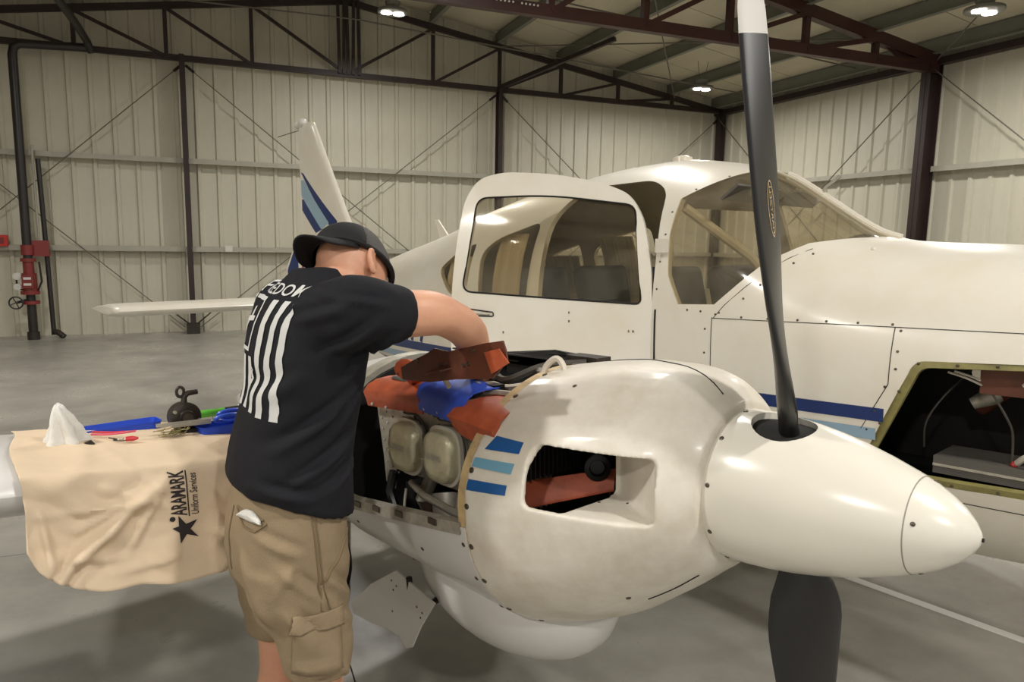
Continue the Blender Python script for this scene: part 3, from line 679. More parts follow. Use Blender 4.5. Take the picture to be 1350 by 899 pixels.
# ------------------------------------------------------------------ nacelles
NR = 1.75
NS = dict(f=[-.64,-.55,-.46,-.35,-.27,-.20,-.15,-.125,-.108],
 c=[-.12,-.115,-.105,-.09,-.075,-.055,-.04,-.03,-.02], w=[.40,.392,.378,.345,.315,.278,.238,.212,.190],
 t=[.20,.215,.228,.238,.238,.228,.205,.185,.168], b=[-.53,-.50,-.462,-.405,-.345,-.29,-.245,-.225,-.208])
def nac_pt(f, ang, sc=1.0, s=1, e=2.0):
    t, w, b, c = [float(pchip(NS['f'], NS[k], f)) for k in 'twbc']
    ca, sa = math.cos(ang), math.sin(ang)
    h = (t-c) if sa > 0 else (c-b)
    return A(f, s*(NR + sc*w*math.copysign(abs(ca)**(2/e), ca)), c + sc*h*math.copysign(abs(sa)**(2/e), sa))
def nac_ring(f, sc=1.0, n=64, s=1, g=None): return [nac_pt(g if g is not None else f, 2*PI*k/n, sc, s) if g is None else A(f, 0, 0)+(nac_pt(g, 2*PI*k/n, sc, s)-A(g,0,0)) for k in range(n)]
NA = MB().loft([nac_ring(f) for f in list(np.linspace(-.64,-.16,22))+[-.14,-.125,-.115,-.108]]).build('engine_cowl', M_dirty, PL)
BN0 = bvh_of(NA)
boolean(NA, MB().loft([nac_ring(f, .955, g=max(f,-.64)) for f in np.linspace(-.72,-.365,8)]).build('c', M_dark), transfer=False)
notch = MB().prism([A(-.175,1.985,-.076), A(-.36,1.885,-.076), A(-.465,2.095,-.076), A(-.33,2.35,-.076), A(-.12,2.2,-.076)], A(0,0,.140)-A(0,0,0))
no = notch.build('c', M_dirty)
bm = bmesh.new(); bm.from_mesh(no.data); bmesh.ops.bevel(bm, geom=bm.edges[:], offset=.013, segments=3, affect='EDGES', profile=.5); bm.to_mesh(no.data); bm.free()
boolean(NA, no, transfer=False)
remesh(NA, .005, 4, .5)
md = NA.modifiers.new('d', 'DECIMATE'); md.ratio = .45; me = evalmesh(NA); NA.modifiers.clear(); NA.data = me; me.polygons.foreach_set('use_smooth', [True]*len(me.polygons))
bpy.context.view_layer.update(); BN = bvh_of(NA)
# rim flange and its screws
def ringband(f0, f1, s0, s1, a0, a1, name, m, par, n=60):
    q = MB().loft([[A(f, 0, 0)+(nac_pt(-.64, lerp(a0,a1,k/n), sc)-A(-.64,0,0)) for k in range(n+1)] for f,sc in ((f0,s0),(f0,s1),(f1,s1),(f1,s0))], caps=False, wrap=False); return q.build(name, m, par)
ringband(-.638,-.668,.965,.992,-PI,PI,'rim_flange', M_tan, NA, 80)
def nscrew(f, ang, r=.007):
    p = nac_pt(f, ang); c = A(f, NR, -.1); d = (c-p); o_ = p - d*.4; loc, nor = skin_hit(BN, o_, d)
    if loc: screw(loc, nor, NA, r)
for ang in (1.95,1.55,1.25,.95,.62,.30,.02,-.25,-.52,-.85,-1.2): nscrew(-.628, ang, .0075)
nscrew(-.46, 1.05, .0055); nscrew(-.28,-.9,.006)
# cowl stripes
def nstripe(pts, m): decal('cowl_stripe', [quad(pts)], lambda x,y: A(x, 2.6, y), BN, (0,1,0), m, NA, .0012, 3)
nstripe([(-.588,.061),(-.492,.061),(-.492,.036),(-.608,.028)], M_blue)
nstripe([(-.630,.006),(-.495,.014),(-.498,-.010),(-.632,-.016)], M_teal)
nstripe([(-.632,-.046),(-.502,-.036),(-.504,-.060),(-.634,-.073)], M_blue)
def nseam(pts, r=.0018, m=M_gap): MB().tube(pts, r, 5).build('panel_seam', m, NA)
def ntop(f, r): 
    loc, nor = skin_hit(BN, A(f,r,1.0), (0,0,-1)); return loc + nor*.0005
nseam([ntop(f, 1.70+.10*t) for t,f in zip(np.linspace(0,1,16), np.linspace(-.56,-.135,16))])
def nlow(f, r):
    loc, nor = skin_hit(BN, A(f,r,-1.5), (0,0,1)); return loc + nor*.0005
nseam([nlow(f, 1.90-.04*t) for t,f in zip(np.linspace(0,1,10), np.linspace(-.26,-.15,10))])
# what shows behind the inlet: fins, baffle, round plug
for k in range(15):
    if k == 0: fin0 = MB().box((0,0,0),(.09,.0035,.12)).build('cylinder_fin', M_dark, NA, False); fo = fin0
    else: fo = copy_to(fin0, NA)
    fo.location = A(-.565, 1.845+k*.0155, .01)
MB().prism([A(-.40,1.86,-.085),A(-.62,2.10,-.15),A(-.66,2.08,-.095),A(-.42,1.83,-.045)], A(0,0,.008)-A(0,0,0)).build('inlet_baffle', M_rub_o, NA)
MB().lathe([(0,.034),(.012,.034),(.014,.022),(.004,.018),(.004,.001)], A(-.445,1.872,-.03), (.75,-.65,0), 18).build('inlet_plug', M_black, NA)
for r_ in (1.93,1.97,2.01,2.05): 
    loc, nor = skin_hit(BN, A(-.30-(r_-1.93)*1.3, r_, -.05), (0,0,-1))
    if loc: screw(loc, nor, NA, .0035)
# ---- propeller
SB = -.113; SC_U = -.02; SPR = .170
sp = [(0,.170),(.02,.1715),(.06,.171),(.11,.167),(.16,.160),(.21,.150),(.26,.137),(.31,.121),(.36,.102),(.378,.0945)]
cap = [(.379,.0935),(.40,.084),(.425,.069),(.45,.050),(.468,.030),(.478,.013),(.481,.001)]
def prop(s, roll, name_r=NR):
    P = empty('propeller', parent=PL)
    c = A(SB, s*NR, SC_U); ax = Vector((1,0,0))
    SPN = MB().lathe(sp, c, ax, 72).build('spinner', M_spin, P)
    bl = Vector((0, -math.sin(roll)*1, math.cos(roll)))
    hc = c + ax*.115
    for k in (1,-1):
        cu = MB().lathe([(.09,.062),(.25,.072)], hc, bl*k, 28).build('c', M_gap); boolean(SPN, cu, transfer=False, ang=35)
        MB().lathe([(.085,.056),(.118,.058)], hc, bl*k, 24).build('blade_boot', M_gap, P)
    MB().lathe([(.012,.06),(.012,.158),(.10,.155),(.16,.148),(.24,.12)], c, ax, 48).build('spinner_shade_drum', M_gap, SPN)  # black drum added so the blade cutouts look shaded inside
    MB().lathe(cap, c, ax, 48).build('spinner_cap', M_spin, SPN)
    MB().lathe([(.3772,.0952),(.379,.0944)], c, ax, 48, False).build('cap_seam', M_seamg, SPN)
    MB().lathe([(-.012,.168),(0,.172),(.002,.165)], c, ax, 60).build('spinner_backplate', M_alu, SPN)
    MB().lathe([(0,.004),(.004,.004)], c+ax*.4795, ax, 8).build('cap_tip', M_gap, SPN)
    bs = bvh_of(SPN)
    for i in range(10):
        t = 2*PI*(i+.5)/10 + .12; d = Vector((0, math.cos(t), math.sin(t))); loc, nor = skin_hit(bs, c+ax*.018+d*.4, -d)
        if loc: screw(loc, nor, SPN, .0052)
    bc = bvh_of([q for q in SPN.children if q.name.startswith('spinner_cap')][0])
    for i in range(4):
        t = 2*PI*i/4+1.25; d = Vector((0, math.cos(t), math.sin(t))); loc, nor = skin_hit(bc, c+ax*.392+d*.4, -d)
        if loc: screw(loc, nor, SPN, .0045)
    for k in (1,-1):
        rad = bl*k; tang = ax.cross(rad)      # direction of turning
        st = [(.06,.045,.9,46),(.12,.060,.75,46),(.17,.078,.45,42),(.24,.155,.22,33),(.34,.195,.13,27),(.48,.185,.105,19),(.64,.160,.09,12),(.80,.140,.085,8),(.93,.125,.08,5),(.945,.124,.08,5),(.99,.118,.07,5),(1.02,.10,.065,5),(1.035,.06,.05,5)]
        def ring(x, ch, th, be):
            b = math.radians(be); cd = tang*math.cos(b)+ax*math.sin(b); nd = ax*math.cos(b)-tang*math.sin(b); n = 20; o = []
            for j in range(n):
                t = 2*PI*j/n; o.append(hc + rad*x + cd*(ch*.5*math.cos(t)+ch*.08) + nd*(ch*th*.5*math.sin(t)*(1+.35*math.cos(t)) + ch*th*.12))
            return o
        fine = []
        xs_ = [q[0] for q in st]
        for x in list(np.linspace(.06,.945,26)): fine.append((x,)+tuple(float(pchip(xs_, [q[i] for q in st], x)) for i in (1,2,3)))
        B = MB().loft([ring(*q) for q in fine]).build('blade', M_black, P)
        MB().loft([ring(*q) for q in st[9:]]).build('blade_tip', M_tip, B)
        bb = bvh_of(B)
        q = fine[16]; b = math.radians(q[3]); cd = tang*math.cos(b)+ax*math.sin(b); nd = ax*math.cos(b)-tang*math.sin(b)
        oc = hc + rad*.62
        ov = lambda a0, b0, n=28: [(a0*math.cos(2*PI*i/n), b0*math.sin(2*PI*i/n)) for i in range(n)]
        o1, o2 = ov(.022,.056), ov(.019,.053); n = 28
        fn_ = lambda x,y: oc + cd*(x+.012) + rad*y + nd*.3
        decal('blade_emblem', [(o1+o2, [(i,(i+1)%n,(i+1)%n+n,i+n) for i in range(n)])], fn_, bb, -nd, M_tan, B, .0008, 0)
        tx = text_poly('HARTZELL', .021, 0, 'CENTER'); tx = ([(-(y-.006), x) for x,y in tx[0]], tx[1])
        decal('blade_emblem', [tx], fn_, bb, -nd, M_tan, B, .0008, 0)
    return P
prop(1, math.radians(11.5)); 
# ---- lower cowl, open at the top
def cowl_arc(f, a0, a1, sc, n=40, s=1):
    k = 0 if f > -.64 else min(1, (-.64-f)/1.6); out = []
    for i in range(n+1):
        p = nac_pt(-.64, lerp(a0,a1,i/n), sc*(1-.03*k), s); out.append(Vector((f, p.y, p.z)))
    return out
def shell(name, fs, afn, m, par, o0=1.0, o1=.985, s=1):
    g0 = [cowl_arc(f, *afn(f), o0, s=s) for f in fs]; g1 = [cowl_arc(f, *afn(f), o1, s=s) for f in fs]
    return MB().loft([a + b[::-1] for a,b in zip(g0,g1)], caps=True).build(name, m, par, True, 35)
def right_edge(f): return -.13-.22*min(1,(-.64-f)/.6)*1.0, -PI-1.02
LC = shell('lower_cowl', np.linspace(-.643,-1.40,14), right_edge, M_cool, PL)
# sill flange along its right edge with latches
sl = MB().loft([[Vector((f, (nac_pt(-.64, right_edge(f)[0], sc).y), nac_pt(-.64, right_edge(f)[0], sc).z+dz)) for sc,dz in ((1.002,-.02),(1.002,.012),(.95,.012),(.95,.004))] for f in np.linspace(-.66,-1.36,12)], caps=False).build('cowl_sill', M_alu, LC)
for f in (-.78,-.95,-1.08,-1.2):
    p = nac_pt(-.64, right_edge(f)[0]+.01, 1.006); MB().box((f, p.y, p.z-.002), (.035,.006,.016)).build('cowl_latch', M_steel, LC, False)
LBV = bvh_of(LC)
for f,an in ((-.66,-.25),(-.66,-.52),(-.66,-.85),(-.9,-.5),(-1.1,-.9),(-1.3,-.6)):
    p = nac_pt(-.64, an, 1.1); loc, nor = skin_hit(LBV, Vector((f,p.y,p.z)), A(f,NR,-.15)-Vector((f,p.y,p.z)))
    if loc: screw(loc, nor, LC, .006)
# aft nacelle, from the firewall back over the wing
AN = [(-1.40,.39,.16,-.50),(-1.55,.385,.145,-.50),(-1.8,.36,.09,-.46),(-2.1,.31,.0,-.40),(-2.5,.22,-.09,-.30),(-2.9,.10,-.15,-.23),(-3.0,.04,-.17,-.21)]
def an_ring(q, s=1, n=40): return [A(q[0], s*(NR+q[1]*math.cos(2*PI*k/n)), (q[2]+q[3])/2+(q[2]-q[3])/2*math.sin(2*PI*k/n)) for k in range(n)]
AF = MB().loft([an_ring(q) for q in AN]).build('aft_nacelle', M_cool, PL)
MB().loft([an_ring((-1.37,.378,.145,-.49)), an_ring((-1.385,.378,.145,-.49))]).build('firewall', M_dark, AF)
MB().loft([[Vector((x, p.y, p.z)) for x,p in ((-1.385,a),(-1.385,b),(-1.45,b),(-1.45,a))] for a,b in zip(an_ring((-1.4,.394,.166,-.50)), an_ring((-1.4,.375,.146,-.48)))], caps=False).build('firewall_flange', M_alu, AF)
# underside pod and gear door
pod = MB().ball(A(-.93,1.74,-.50), (.42,.21,.235), 40, 20).build('exhaust_fairing', M_cool, PL)
dp = [(-1.27,1.95,-.545),(-1.05,1.95,-.584),(-1.13,1.95,-.69),(-1.186,1.95,-.785),(-1.22,1.95,-.802),(-1.26,1.95,-.775),(-1.35,1.95,-.78),(-1.46,1.95,-.80),(-1.57,1.95,-.811),(-1.59,1.95,-.775),(-1.44,1.95,-.65)]
GD = MB().prism([A(*q) for q in dp], A(.0,.006,0)-A(0,0,0)).build('gear_door', M_cool, PL, False)
gb = bvh_of(GD)
for f,u in ((-1.30,-.59),(-1.27,-.60),(-1.29,-.62),(-1.12,-.64),(-1.13,-.66),(-1.15,-.63),(-1.3,-.7)):
    loc, nor = skin_hit(gb, A(f,2.4,u), (0,1,0))
    if loc: screw(loc, nor, GD, .004)
MB().tube([A(-1.2,1.95,-.55),A(-1.22,1.93,-.70),A(-1.1,1.9,-.6)], .012, 6).build('door_rod', M_dark, GD)
def gear(f, r, top):
    G = empty('landing_gear', parent=PL)
    zc = -HU+.20
    MB().lathe([(-.08,.10),(-.085,.16),(-.06,.195),(0,.203),(.06,.195),(.085,.16),(.08,.10)], A(f,r,zc), (0,1,0), 32).build('tire', M_tire, G)
    MB().lathe([(-.07,.01),(-.06,.10),(.06,.10),(.07,.01)], A(f,r,zc), (0,1,0), 24).build('wheel_hub', M_alu, G)
    MB().tube([A(f,r-.13,zc),A(f+.02,r-.13,zc+.3),A(f+.05,r-.10,top)], .032, 12).tube([A(f,r-.13,zc),A(f,r,zc)], .025, 10).build('gear_strut', M_alu, G)
gear(-2.5, 1.62, -.35); gear(-1.85, -1.75, -.35); gear(.95, 0.0, -.5)
# ---- engine in the bay
RIV = []
def rivet(p, par, r=.005):
    q = MB().lathe([(-.001,r),(.0014,r*.9),(.0026,r*.4)], (0,0,0), (0,0,1), 8).build('rivet', M_tip, par) if not RIV else copy_to(RIV[0], par)
    if not RIV: RIV.append(q); q['_r'] = r
    k = r/RIV[0]['_r']; q.scale = (k,k,k); q.location = p; q.rotation_euler = Vector((0,-1,0)).to_track_quat('Z','Y').to_euler(); return q
EN = empty('engine', (.05,0,.012), parent=PL)
MB().box(A(-.98,NR,-.12),(.62,.26,.24)).build('crankcase', M_dark, EN, False)
MB().box(A(-1.0,NR,-.33),(.6,.34,.16)).build('oil_sump', M_dark, EN, False)
for side, rs in ((1,(2.0,)),(-1,(1.5,))):
    for k, f in enumerate((-1.098,-.918,-.74)):
        hd_ = MB().box(A(f, NR+side*.19, -.075), (.16,.12,.19))
        for j in range(7): hd_.box(A(f, NR+side*(.13+.018*j), -.07), (.178,.004,.215))
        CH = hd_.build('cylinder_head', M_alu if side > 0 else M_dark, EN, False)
        if side > 0 and k < 2:
            uo = (-.072,-.066)[k]
            pr = rounded([(-.064,.076),(.064,.076),(.070,-.038),(.036,-.076),(-.036,-.076),(-.070,-.038)], [.045,.045,.03,.04,.04,.03], 5)
            fl_ = MB().prism([A(f+x*1.13, NR+.278, uo+y*1.12) for x,y in pr], A(0,.012,0)-A(0,0,0)).build('cover_flange', M_flange, CH)
            rc = MB().loft([[A(f+x*q, NR+.265+d, uo+y*q) for x,y in pr] for q,d in ((1.0,0),(.985,.028),(.94,.046),(.86,.056),(.6,.060),(.2,.061))]).build('rocker_cover', M_rock, EN, True, 60)
            rb_ = bvh_of(rc)
            MB().box(A(f-.02,NR+.323,uo-.012),(.10,.006,.003)).build('cover_rib', M_rock, rc, False)
            tx = text_poly('LYCOMING', .021, .001, 'CENTER'); decal('cover_lettering', [tx], lambda x,y: A(f-.02+x, 2.4, uo-.004+y), rb_, (0,1,0), M_alu, rc, .003, 0)
            for i in range(0,len(pr),4):
                x,y = pr[i]; p = A(f+x*1.07, NR+.279, uo+y*1.065); screw(p, (0,-1,0), rc, .006)
            wire([A(f-.07,NR+.27,uo+.10),A(f-.03,NR+.29,uo+.115),A(f+.0,NR+.30,uo+.105),A(f+.05,NR+.285,uo+.10),A(f+.088,NR+.285,uo+.05),A(f+.09,NR+.285,uo-.05)], .0035, M_wired, rc)
            MB().lathe([(0,.012),(.03,.012),(.032,.007),(.05,.007)], A(f-.055,NR+.25,uo+.105), (0,-1,.3), 10).build('spark_plug', M_steel, CH)
        if side > 0:
            MB().tube([A(f+.03,NR+.22,-.16),A(f+.03,NR+.26,-.23),A(f+.0,NR+.2,-.32),A(f-.06,NR+.1,-.36)], .024, 10).build('exhaust_stack', M_alu, EN)
MB().tube([A(-1.10,2.03,-.185),A(-1.0,2.055,-.195),A(-.86,2.06,-.205),A(-.70,2.04,-.225)], .011, 8).build('drain_line', M_alu, EN)
wire([A(-.86,2.06,-.21),A(-.83,2.06,-.24),A(-.84,2.05,-.30),A(-.87,2.0,-.36)], .006, M_alu, EN)
wire([A(-1.10,2.05,-.20),A(-1.11,2.05,-.28),A(-1.13,2.0,-.35)], .004, M_wire, EN)
MB().tube([A(-.74,2.02,-.34),A(-.70,2.05,-.29)], .007, 8).build('drain_line', M_alu, EN)
MB().tube([A(-1.165,2.05,-.16),A(-1.175,2.06,-.22),A(-1.15,2.06,-.265)], .014, 8).build('oil_hose', M_black, EN)
MB().lathe([(0,.012),(.02,.014),(.03,.008)], A(-1.15,2.065,-.268), (.6,-.2,-.2), 10).build('hose_end', M_bright, EN)
MB().tube([A(-.98,1.98,-.2),A(-.95,2.0,-.3),A(-.93,1.96,-.38)], .05, 14).build('intake_pipe', M_alu, EN)
MB().tube([A(-1.05,1.98,-.3),A(-1.0,2.0,-.36)], .012, 8).build('red_hose', M_red, EN)
# side baffle plates
bp_ = MB().prism([A(-1.31,2.012,.04),A(-1.10,2.012,.04),A(-1.10,2.012,-.10),A(-1.20,2.012,-.15),A(-1.215,2.012,-.235),A(-1.265,2.012,-.22),A(-1.275,2.012,-.14)], A(0,.004,0)-A(0,0,0)).build('baffle_plate', M_alu, EN, False)
for k in range(18): rivet(A(-1.285+.032*(k%3)+.002*k, 2.018, .02-.0115*k), bp_, .0035)
MB().prism([A(-1.22,2.006,.05),A(-.66,2.006,.075),A(-.66,2.006,-.06),A(-.80,2.006,-.10),A(-1.0,2.006,-.02),A(-1.04,2.006,-.02),A(-1.19,2.006,-.10)], A(0,.004,0)-A(0,0,0)).build('baffle_plate', M_alu, EN, False)
MB().prism([A(-.80,2.035,.03),A(-.665,2.035,.02),A(-.665,2.035,-.10),A(-.78,2.035,-.03)], A(0,.004,0)-A(0,0,0)).build('baffle_plate', M_dark, EN, False)
# silicone baffle seals along the top
def seal(name, f0, f1, u0, u1, hh0, m, bulge, rr=2.035, n=12):
    name3 = bulge > 2
    g = []
    for i in range(n+1):
        t = i/n; f = lerp(f0,f1,t); u = lerp(u0,u1,t); k = 1+.06*math.sin(t*PI); hh = hh0*(.72+.28*min(1,(t/.3))**.6 if name3 else 1)
        g.append([A(f, rr+.012-.004*j*0+x, u+y) for j,(x,y) in enumerate(((.004,-.5*hh),(.010,-.25*hh),(.012*bulge,.05*hh),(.002,.30*hh*k),(-.03,.46*hh*k),(-.075,.52*hh*k),(-.12,.5*hh*k),(-.12,.46*hh*k),(-.07,.47*hh*k),(-.03,.41*hh*k),(-.006,.26*hh),(.004,.0),(.0,-.5*hh)))])
    return MB().loft(g).build(name, m, EN, True, 72)
s1 = seal('baffle_seal', -1.305,-1.0,.068,.085,.085,M_rub_o,1.6); s2 = seal('baffle_seal', -1.01,-.80,.100,.086,.092,M_rub_b,1.0,2.04); s3 = seal('baffle_seal', -.83,-.645,.068,.055,.095,M_rub_o,2.2,2.055)
for o_, fs_, u0 in ((s1,(-1.27,-1.19,-1.10),.036),(s2,(-.985,-.92,-.865),.062),(s3,(-.77,-.73,-.69),.030)):
    for f in fs_: rivet(A(f,2.056,u0), o_, .0055)
MB().ball(A(-1.16,1.99,.118),(.09,.03,.008),14,6).build('seal_patch', M_wired, s1)
# brown upright baffle behind the seals
BRP = [(-0.981, 0.19), (-0.917, 0.217), (-0.863, 0.237), (-0.822, 0.256), (-0.763, 0.253), (-0.613, 0.286), (-0.553, 0.296), (-0.543, 0.274), (-0.538, 0.25), (-0.593, 0.203), (-0.734, 0.185), (-0.849, 0.164), (-0.975, 0.157)]
BTAB = [[-0.609, 2.139, 0.265], [-0.557, 2.139, 0.278], [-0.523, 2.139, 0.248], [-0.583, 2.139, 0.217]]
br = MB().loft([[A(f, 2.133 if k else 2.129, u) for f,u in BRP] for k in (0,1)]).build('upright_baffle', M_brown, EN, False)
MB().prism([A(*q) for q in BTAB], A(0,.004,0)-A(0,0,0)).build('baffle_tab', M_rub_o, br, False)
MB().prism([A(-.84,2.133,.194),A(-.75,2.133,.210),A(-.77,2.155,.202),A(-.84,2.15,.188)], A(0,.0,.004)-A(0,0,0)).build('baffle_tab', M_brown, br, False)
MB().tube([A(-.805,2.128,.20),A(-.82,2.09,.15)], .007, 8).build('bracket_post', M_alu, br)
MB().tube([A(-.985,2.12,.185),A(-1.04,2.07,.175),A(-1.12,1.98,.12)], .028, 10).build('rubber_boot', M_rub_o, br)
for f,u in ((-.80,.215),(-.77,.22),(-.70,.225),(-.68,.23),(-.66,.265),(-.90,.215)): screw(A(f,2.135,u),(0,-1,0),br,.005)
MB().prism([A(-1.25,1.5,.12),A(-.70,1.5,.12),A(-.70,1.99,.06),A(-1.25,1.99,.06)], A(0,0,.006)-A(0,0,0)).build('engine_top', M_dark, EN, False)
# hoses, cables and cable clamps over the engine
wire([A(-.98,1.80,.16),A(-.84,1.88,.14),A(-.76,1.80,.18),A(-.67,1.72,.19)], .012, M_wired, EN, 'hose')
wire([A(-.97,1.95,.10),A(-.88,1.90,.13),A(-.80,1.90,.13),A(-.70,1.82,.155),A(-.60,1.74,.19)], .006, M_wire, EN)
wire([A(-.93,1.98,.09),A(-.82,1.95,.115),A(-.70,1.92,.12),A(-.63,1.88,.15)], .011, M_alu, EN, 'fuel_line')
wire([A(-.86,1.99,.085),A(-.74,1.97,.10),A(-.66,1.95,.115)], .007, M_wire, EN)
wire([A(-.72,1.86,.13),A(-.70,1.85,.19),A(-.665,1.84,.215),A(-.64,1.84,.18),A(-.66,1.86,.14)], .009, M_wire, EN, 'cable_loop')
wire([A(-1.02,1.8,.12),A(-.92,1.85,.17),A(-.88,1.88,.13)], .016, M_black, EN, 'hose')
wire([A(-.95,1.93,.10),A(-.88,1.95,.135),A(-.83,1.96,.12)], .008, M_alu, EN, 'fuel_line')
MB().box(A(-.82,1.93,.12),(.035,.04,.035)).build('line_clamp', M_black, EN, False)
MB().box(A(-.70,1.68,.19),(.12,.06,.03)).build('oil_filler', M_cast, EN, False)
MB().lathe([(0,.025),(.02,.028),(.03,.02)], A(-.76,1.80,.15), (0,0,1), 16).build('oil_cap', M_bright, EN)
MB().box(A(-.9,1.55,.08),(.4,.18,.12)).build('fuel_servo', M_dark, EN, False)
# far side cowl panel, still in place
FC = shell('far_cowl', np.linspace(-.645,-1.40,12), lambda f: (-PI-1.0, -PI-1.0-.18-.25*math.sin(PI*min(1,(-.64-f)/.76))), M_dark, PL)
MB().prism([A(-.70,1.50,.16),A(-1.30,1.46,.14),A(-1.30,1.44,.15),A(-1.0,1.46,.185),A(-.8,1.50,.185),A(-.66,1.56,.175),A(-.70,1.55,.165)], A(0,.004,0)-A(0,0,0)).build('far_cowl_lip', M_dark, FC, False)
# ---- left engine nacelle, plain copy beyond the fuselage
LN = MB().loft([nac_ring(f, s=-1) for f in list(np.linspace(-.64,-.16,16))+[-.14,-.125,-.108]]+[]).build('engine_cowl', M_white, PL)
MB().loft([an_ring((-.63,.40,.20,-.53),-1)]+[an_ring(q,-1) for q in AN]).build('aft_nacelle', M_white, PL)
prop(-1, math.radians(80))
# ------------------------------------------------------------------ mechanic
MP = Vector((-.541, 1.713, 0)); MA = math.radians(36)
MAN = empty('person', MP, (0,0,MA), 'man in black t-shirt, khaki cargo shorts and backwards black cap leaning into the open engine', 'person')
def limb(pts, rad, n=14): return MB().tube(pts, rad, n)
def oval(c, rx, ry, rot=0, n=36, e=2.2):
    c = Vector(c); o = []
    for k in range(n):
        t = 2*PI*k/n; x = rx*math.copysign(abs(math.cos(t))**(2/e), math.cos(t)); y = ry*math.copysign(abs(math.sin(t))**(2/e), math.sin(t)); o.append(c + Vector((x, y, x*rot)))
    return o
def smooth_pts(P, R, k=5):
    P = [Vector(p) for p in P]; o = []; q = []
    for i in range(len(P)-1):
        p0 = P[max(i-1,0)]; p1 = P[i]; p2 = P[i+1]; p3 = P[min(i+2,len(P)-1)]
        for j in range(k):
            t = j/k; o.append(.5*((2*p1)+(p2-p0)*t+(2*p0-5*p1+4*p2-p3)*t*t+(3*p1-p0-3*p2+p3)*t**3)); q.append(R[i]*(1-t)+R[i+1]*t)
    return o+[P[-1]], q+[R[-1]]
def slimb(mb, P, R, n=16):
    p, r = smooth_pts(P, R); mb.tube(p, r, n); mb.ball(P[0], R[0], 12, 8); mb.ball(P[-1], R[-1], 12, 8)
HC = Vector((.165, -.012, 1.598)); ps, th_, ro = math.radians(14), math.radians(24), math.radians(-28)
hx = Vector((math.cos(th_)*math.cos(ps), math.cos(th_)*math.sin(ps), -math.sin(th_))); hy = Vector((-math.sin(ps), math.cos(ps), 0)); hz = hx.cross(hy)
hy, hz = hy*math.cos(ro)+hz*math.sin(ro), hz*math.cos(ro)-hy*math.sin(ro)
HM = Matrix((hx, hy, hz)).transposed()
def hp(x, y, z): return HC + HM@Vector((x,y,z))
body = MB()
for P, R in (([(.0,-.09,.95),(.015,-.108,.72),(.02,-.118,.53),(-.005,-.12,.38),(-.01,-.12,.22),(.0,-.12,.10)], [.07,.062,.054,.058,.044,.036]),
             ([(.0,.09,.95),(.0,.115,.72),(.0,.12,.53),(-.035,.12,.38),(-.04,.12,.22),(-.03,.12,.10)], [.07,.062,.056,.058,.044,.036]),
             ([(-.03,-.12,.05),(.08,-.13,.04),(.17,-.14,.03)], [.04,.04,.03]), ([(-.06,.12,.05),(.05,.13,.04),(.14,.14,.03)], [.04,.04,.03]),
             ([(.07,-.16,1.525),(.18,-.225,1.522),(.25,-.24,1.522),(.308,-.230,1.508),(.41,-.17,1.455),(.53,-.03,1.345),(.60,.05,1.285)], [.062,.056,.054,.048,.048,.036,.029]),
             ([(.05,.16,1.51),(.055,.27,1.40),(.05,.355,1.30),(.065,.39,1.21),(.09,.40,1.155),(.105,.40,1.14)], [.062,.052,.045,.042,.032,.027]),
             ([(.05,0,1.50),(.09,0,1.555),(.165,-.005,1.585)], [.085,.066,.060])): slimb(body, P, R)
body.loft([oval((.0,0,.90),.095,.13), oval((-.01,0,1.0),.105,.145), oval((.015,0,1.2),.105,.145), oval((.045,0,1.4),.10,.17), oval((.06,0,1.52),.08,.16), oval((.08,0,1.57),.05,.07)])
body.ball(hp(0,0,.03), (.098,.077,.09), 28, 20, HM); body.ball(hp(.022,0,-.045), (.07,.058,.072), 24, 16, HM); body.ball(hp(.045,0,-.09), (.04,.036,.03), 16, 10, HM); body.ball(hp(-.03,0,-.03), (.06,.06,.07), 20, 12, HM)
body.tube([hp(.085,0,.015),hp(.102,0,-.012),hp(.113,0,-.032),hp(.10,0,-.042)], [.008,.011,.015,.012], 10)
body.tube([hp(.078,.035,.022),hp(.093,.02,.026),hp(.095,0,.02),hp(.093,-.02,.026),hp(.078,-.035,.022)], [.008,.010,.009,.010,.008], 8)
body.tube([hp(.085,.024,-.066),hp(.094,0,-.064),hp(.085,-.024,-.066)], [.004,.007,.004], 8); body.tube([hp(.083,.02,-.076),hp(.091,0,-.077),hp(.083,-.02,-.076)], [.004,.008,.004], 8)
for s in (1,-1):
    ear = [(-.012,.030),(.004,.034),(.016,.026),(.016,.008),(.010,-.012),(.002,-.028),(-.006,-.03)]
    body.tube([hp(-.012-x*1.0, s*(.080+.010*(1 if i<5 else .5)), y-.006) for i,(x,y) in enumerate(ear)], [.006,.007,.0075,.007,.0065,.009,.007], 8)
    body.ball(hp(-.012, s*.078, -.004), (.017,.008,.026), 12, 8, HM)
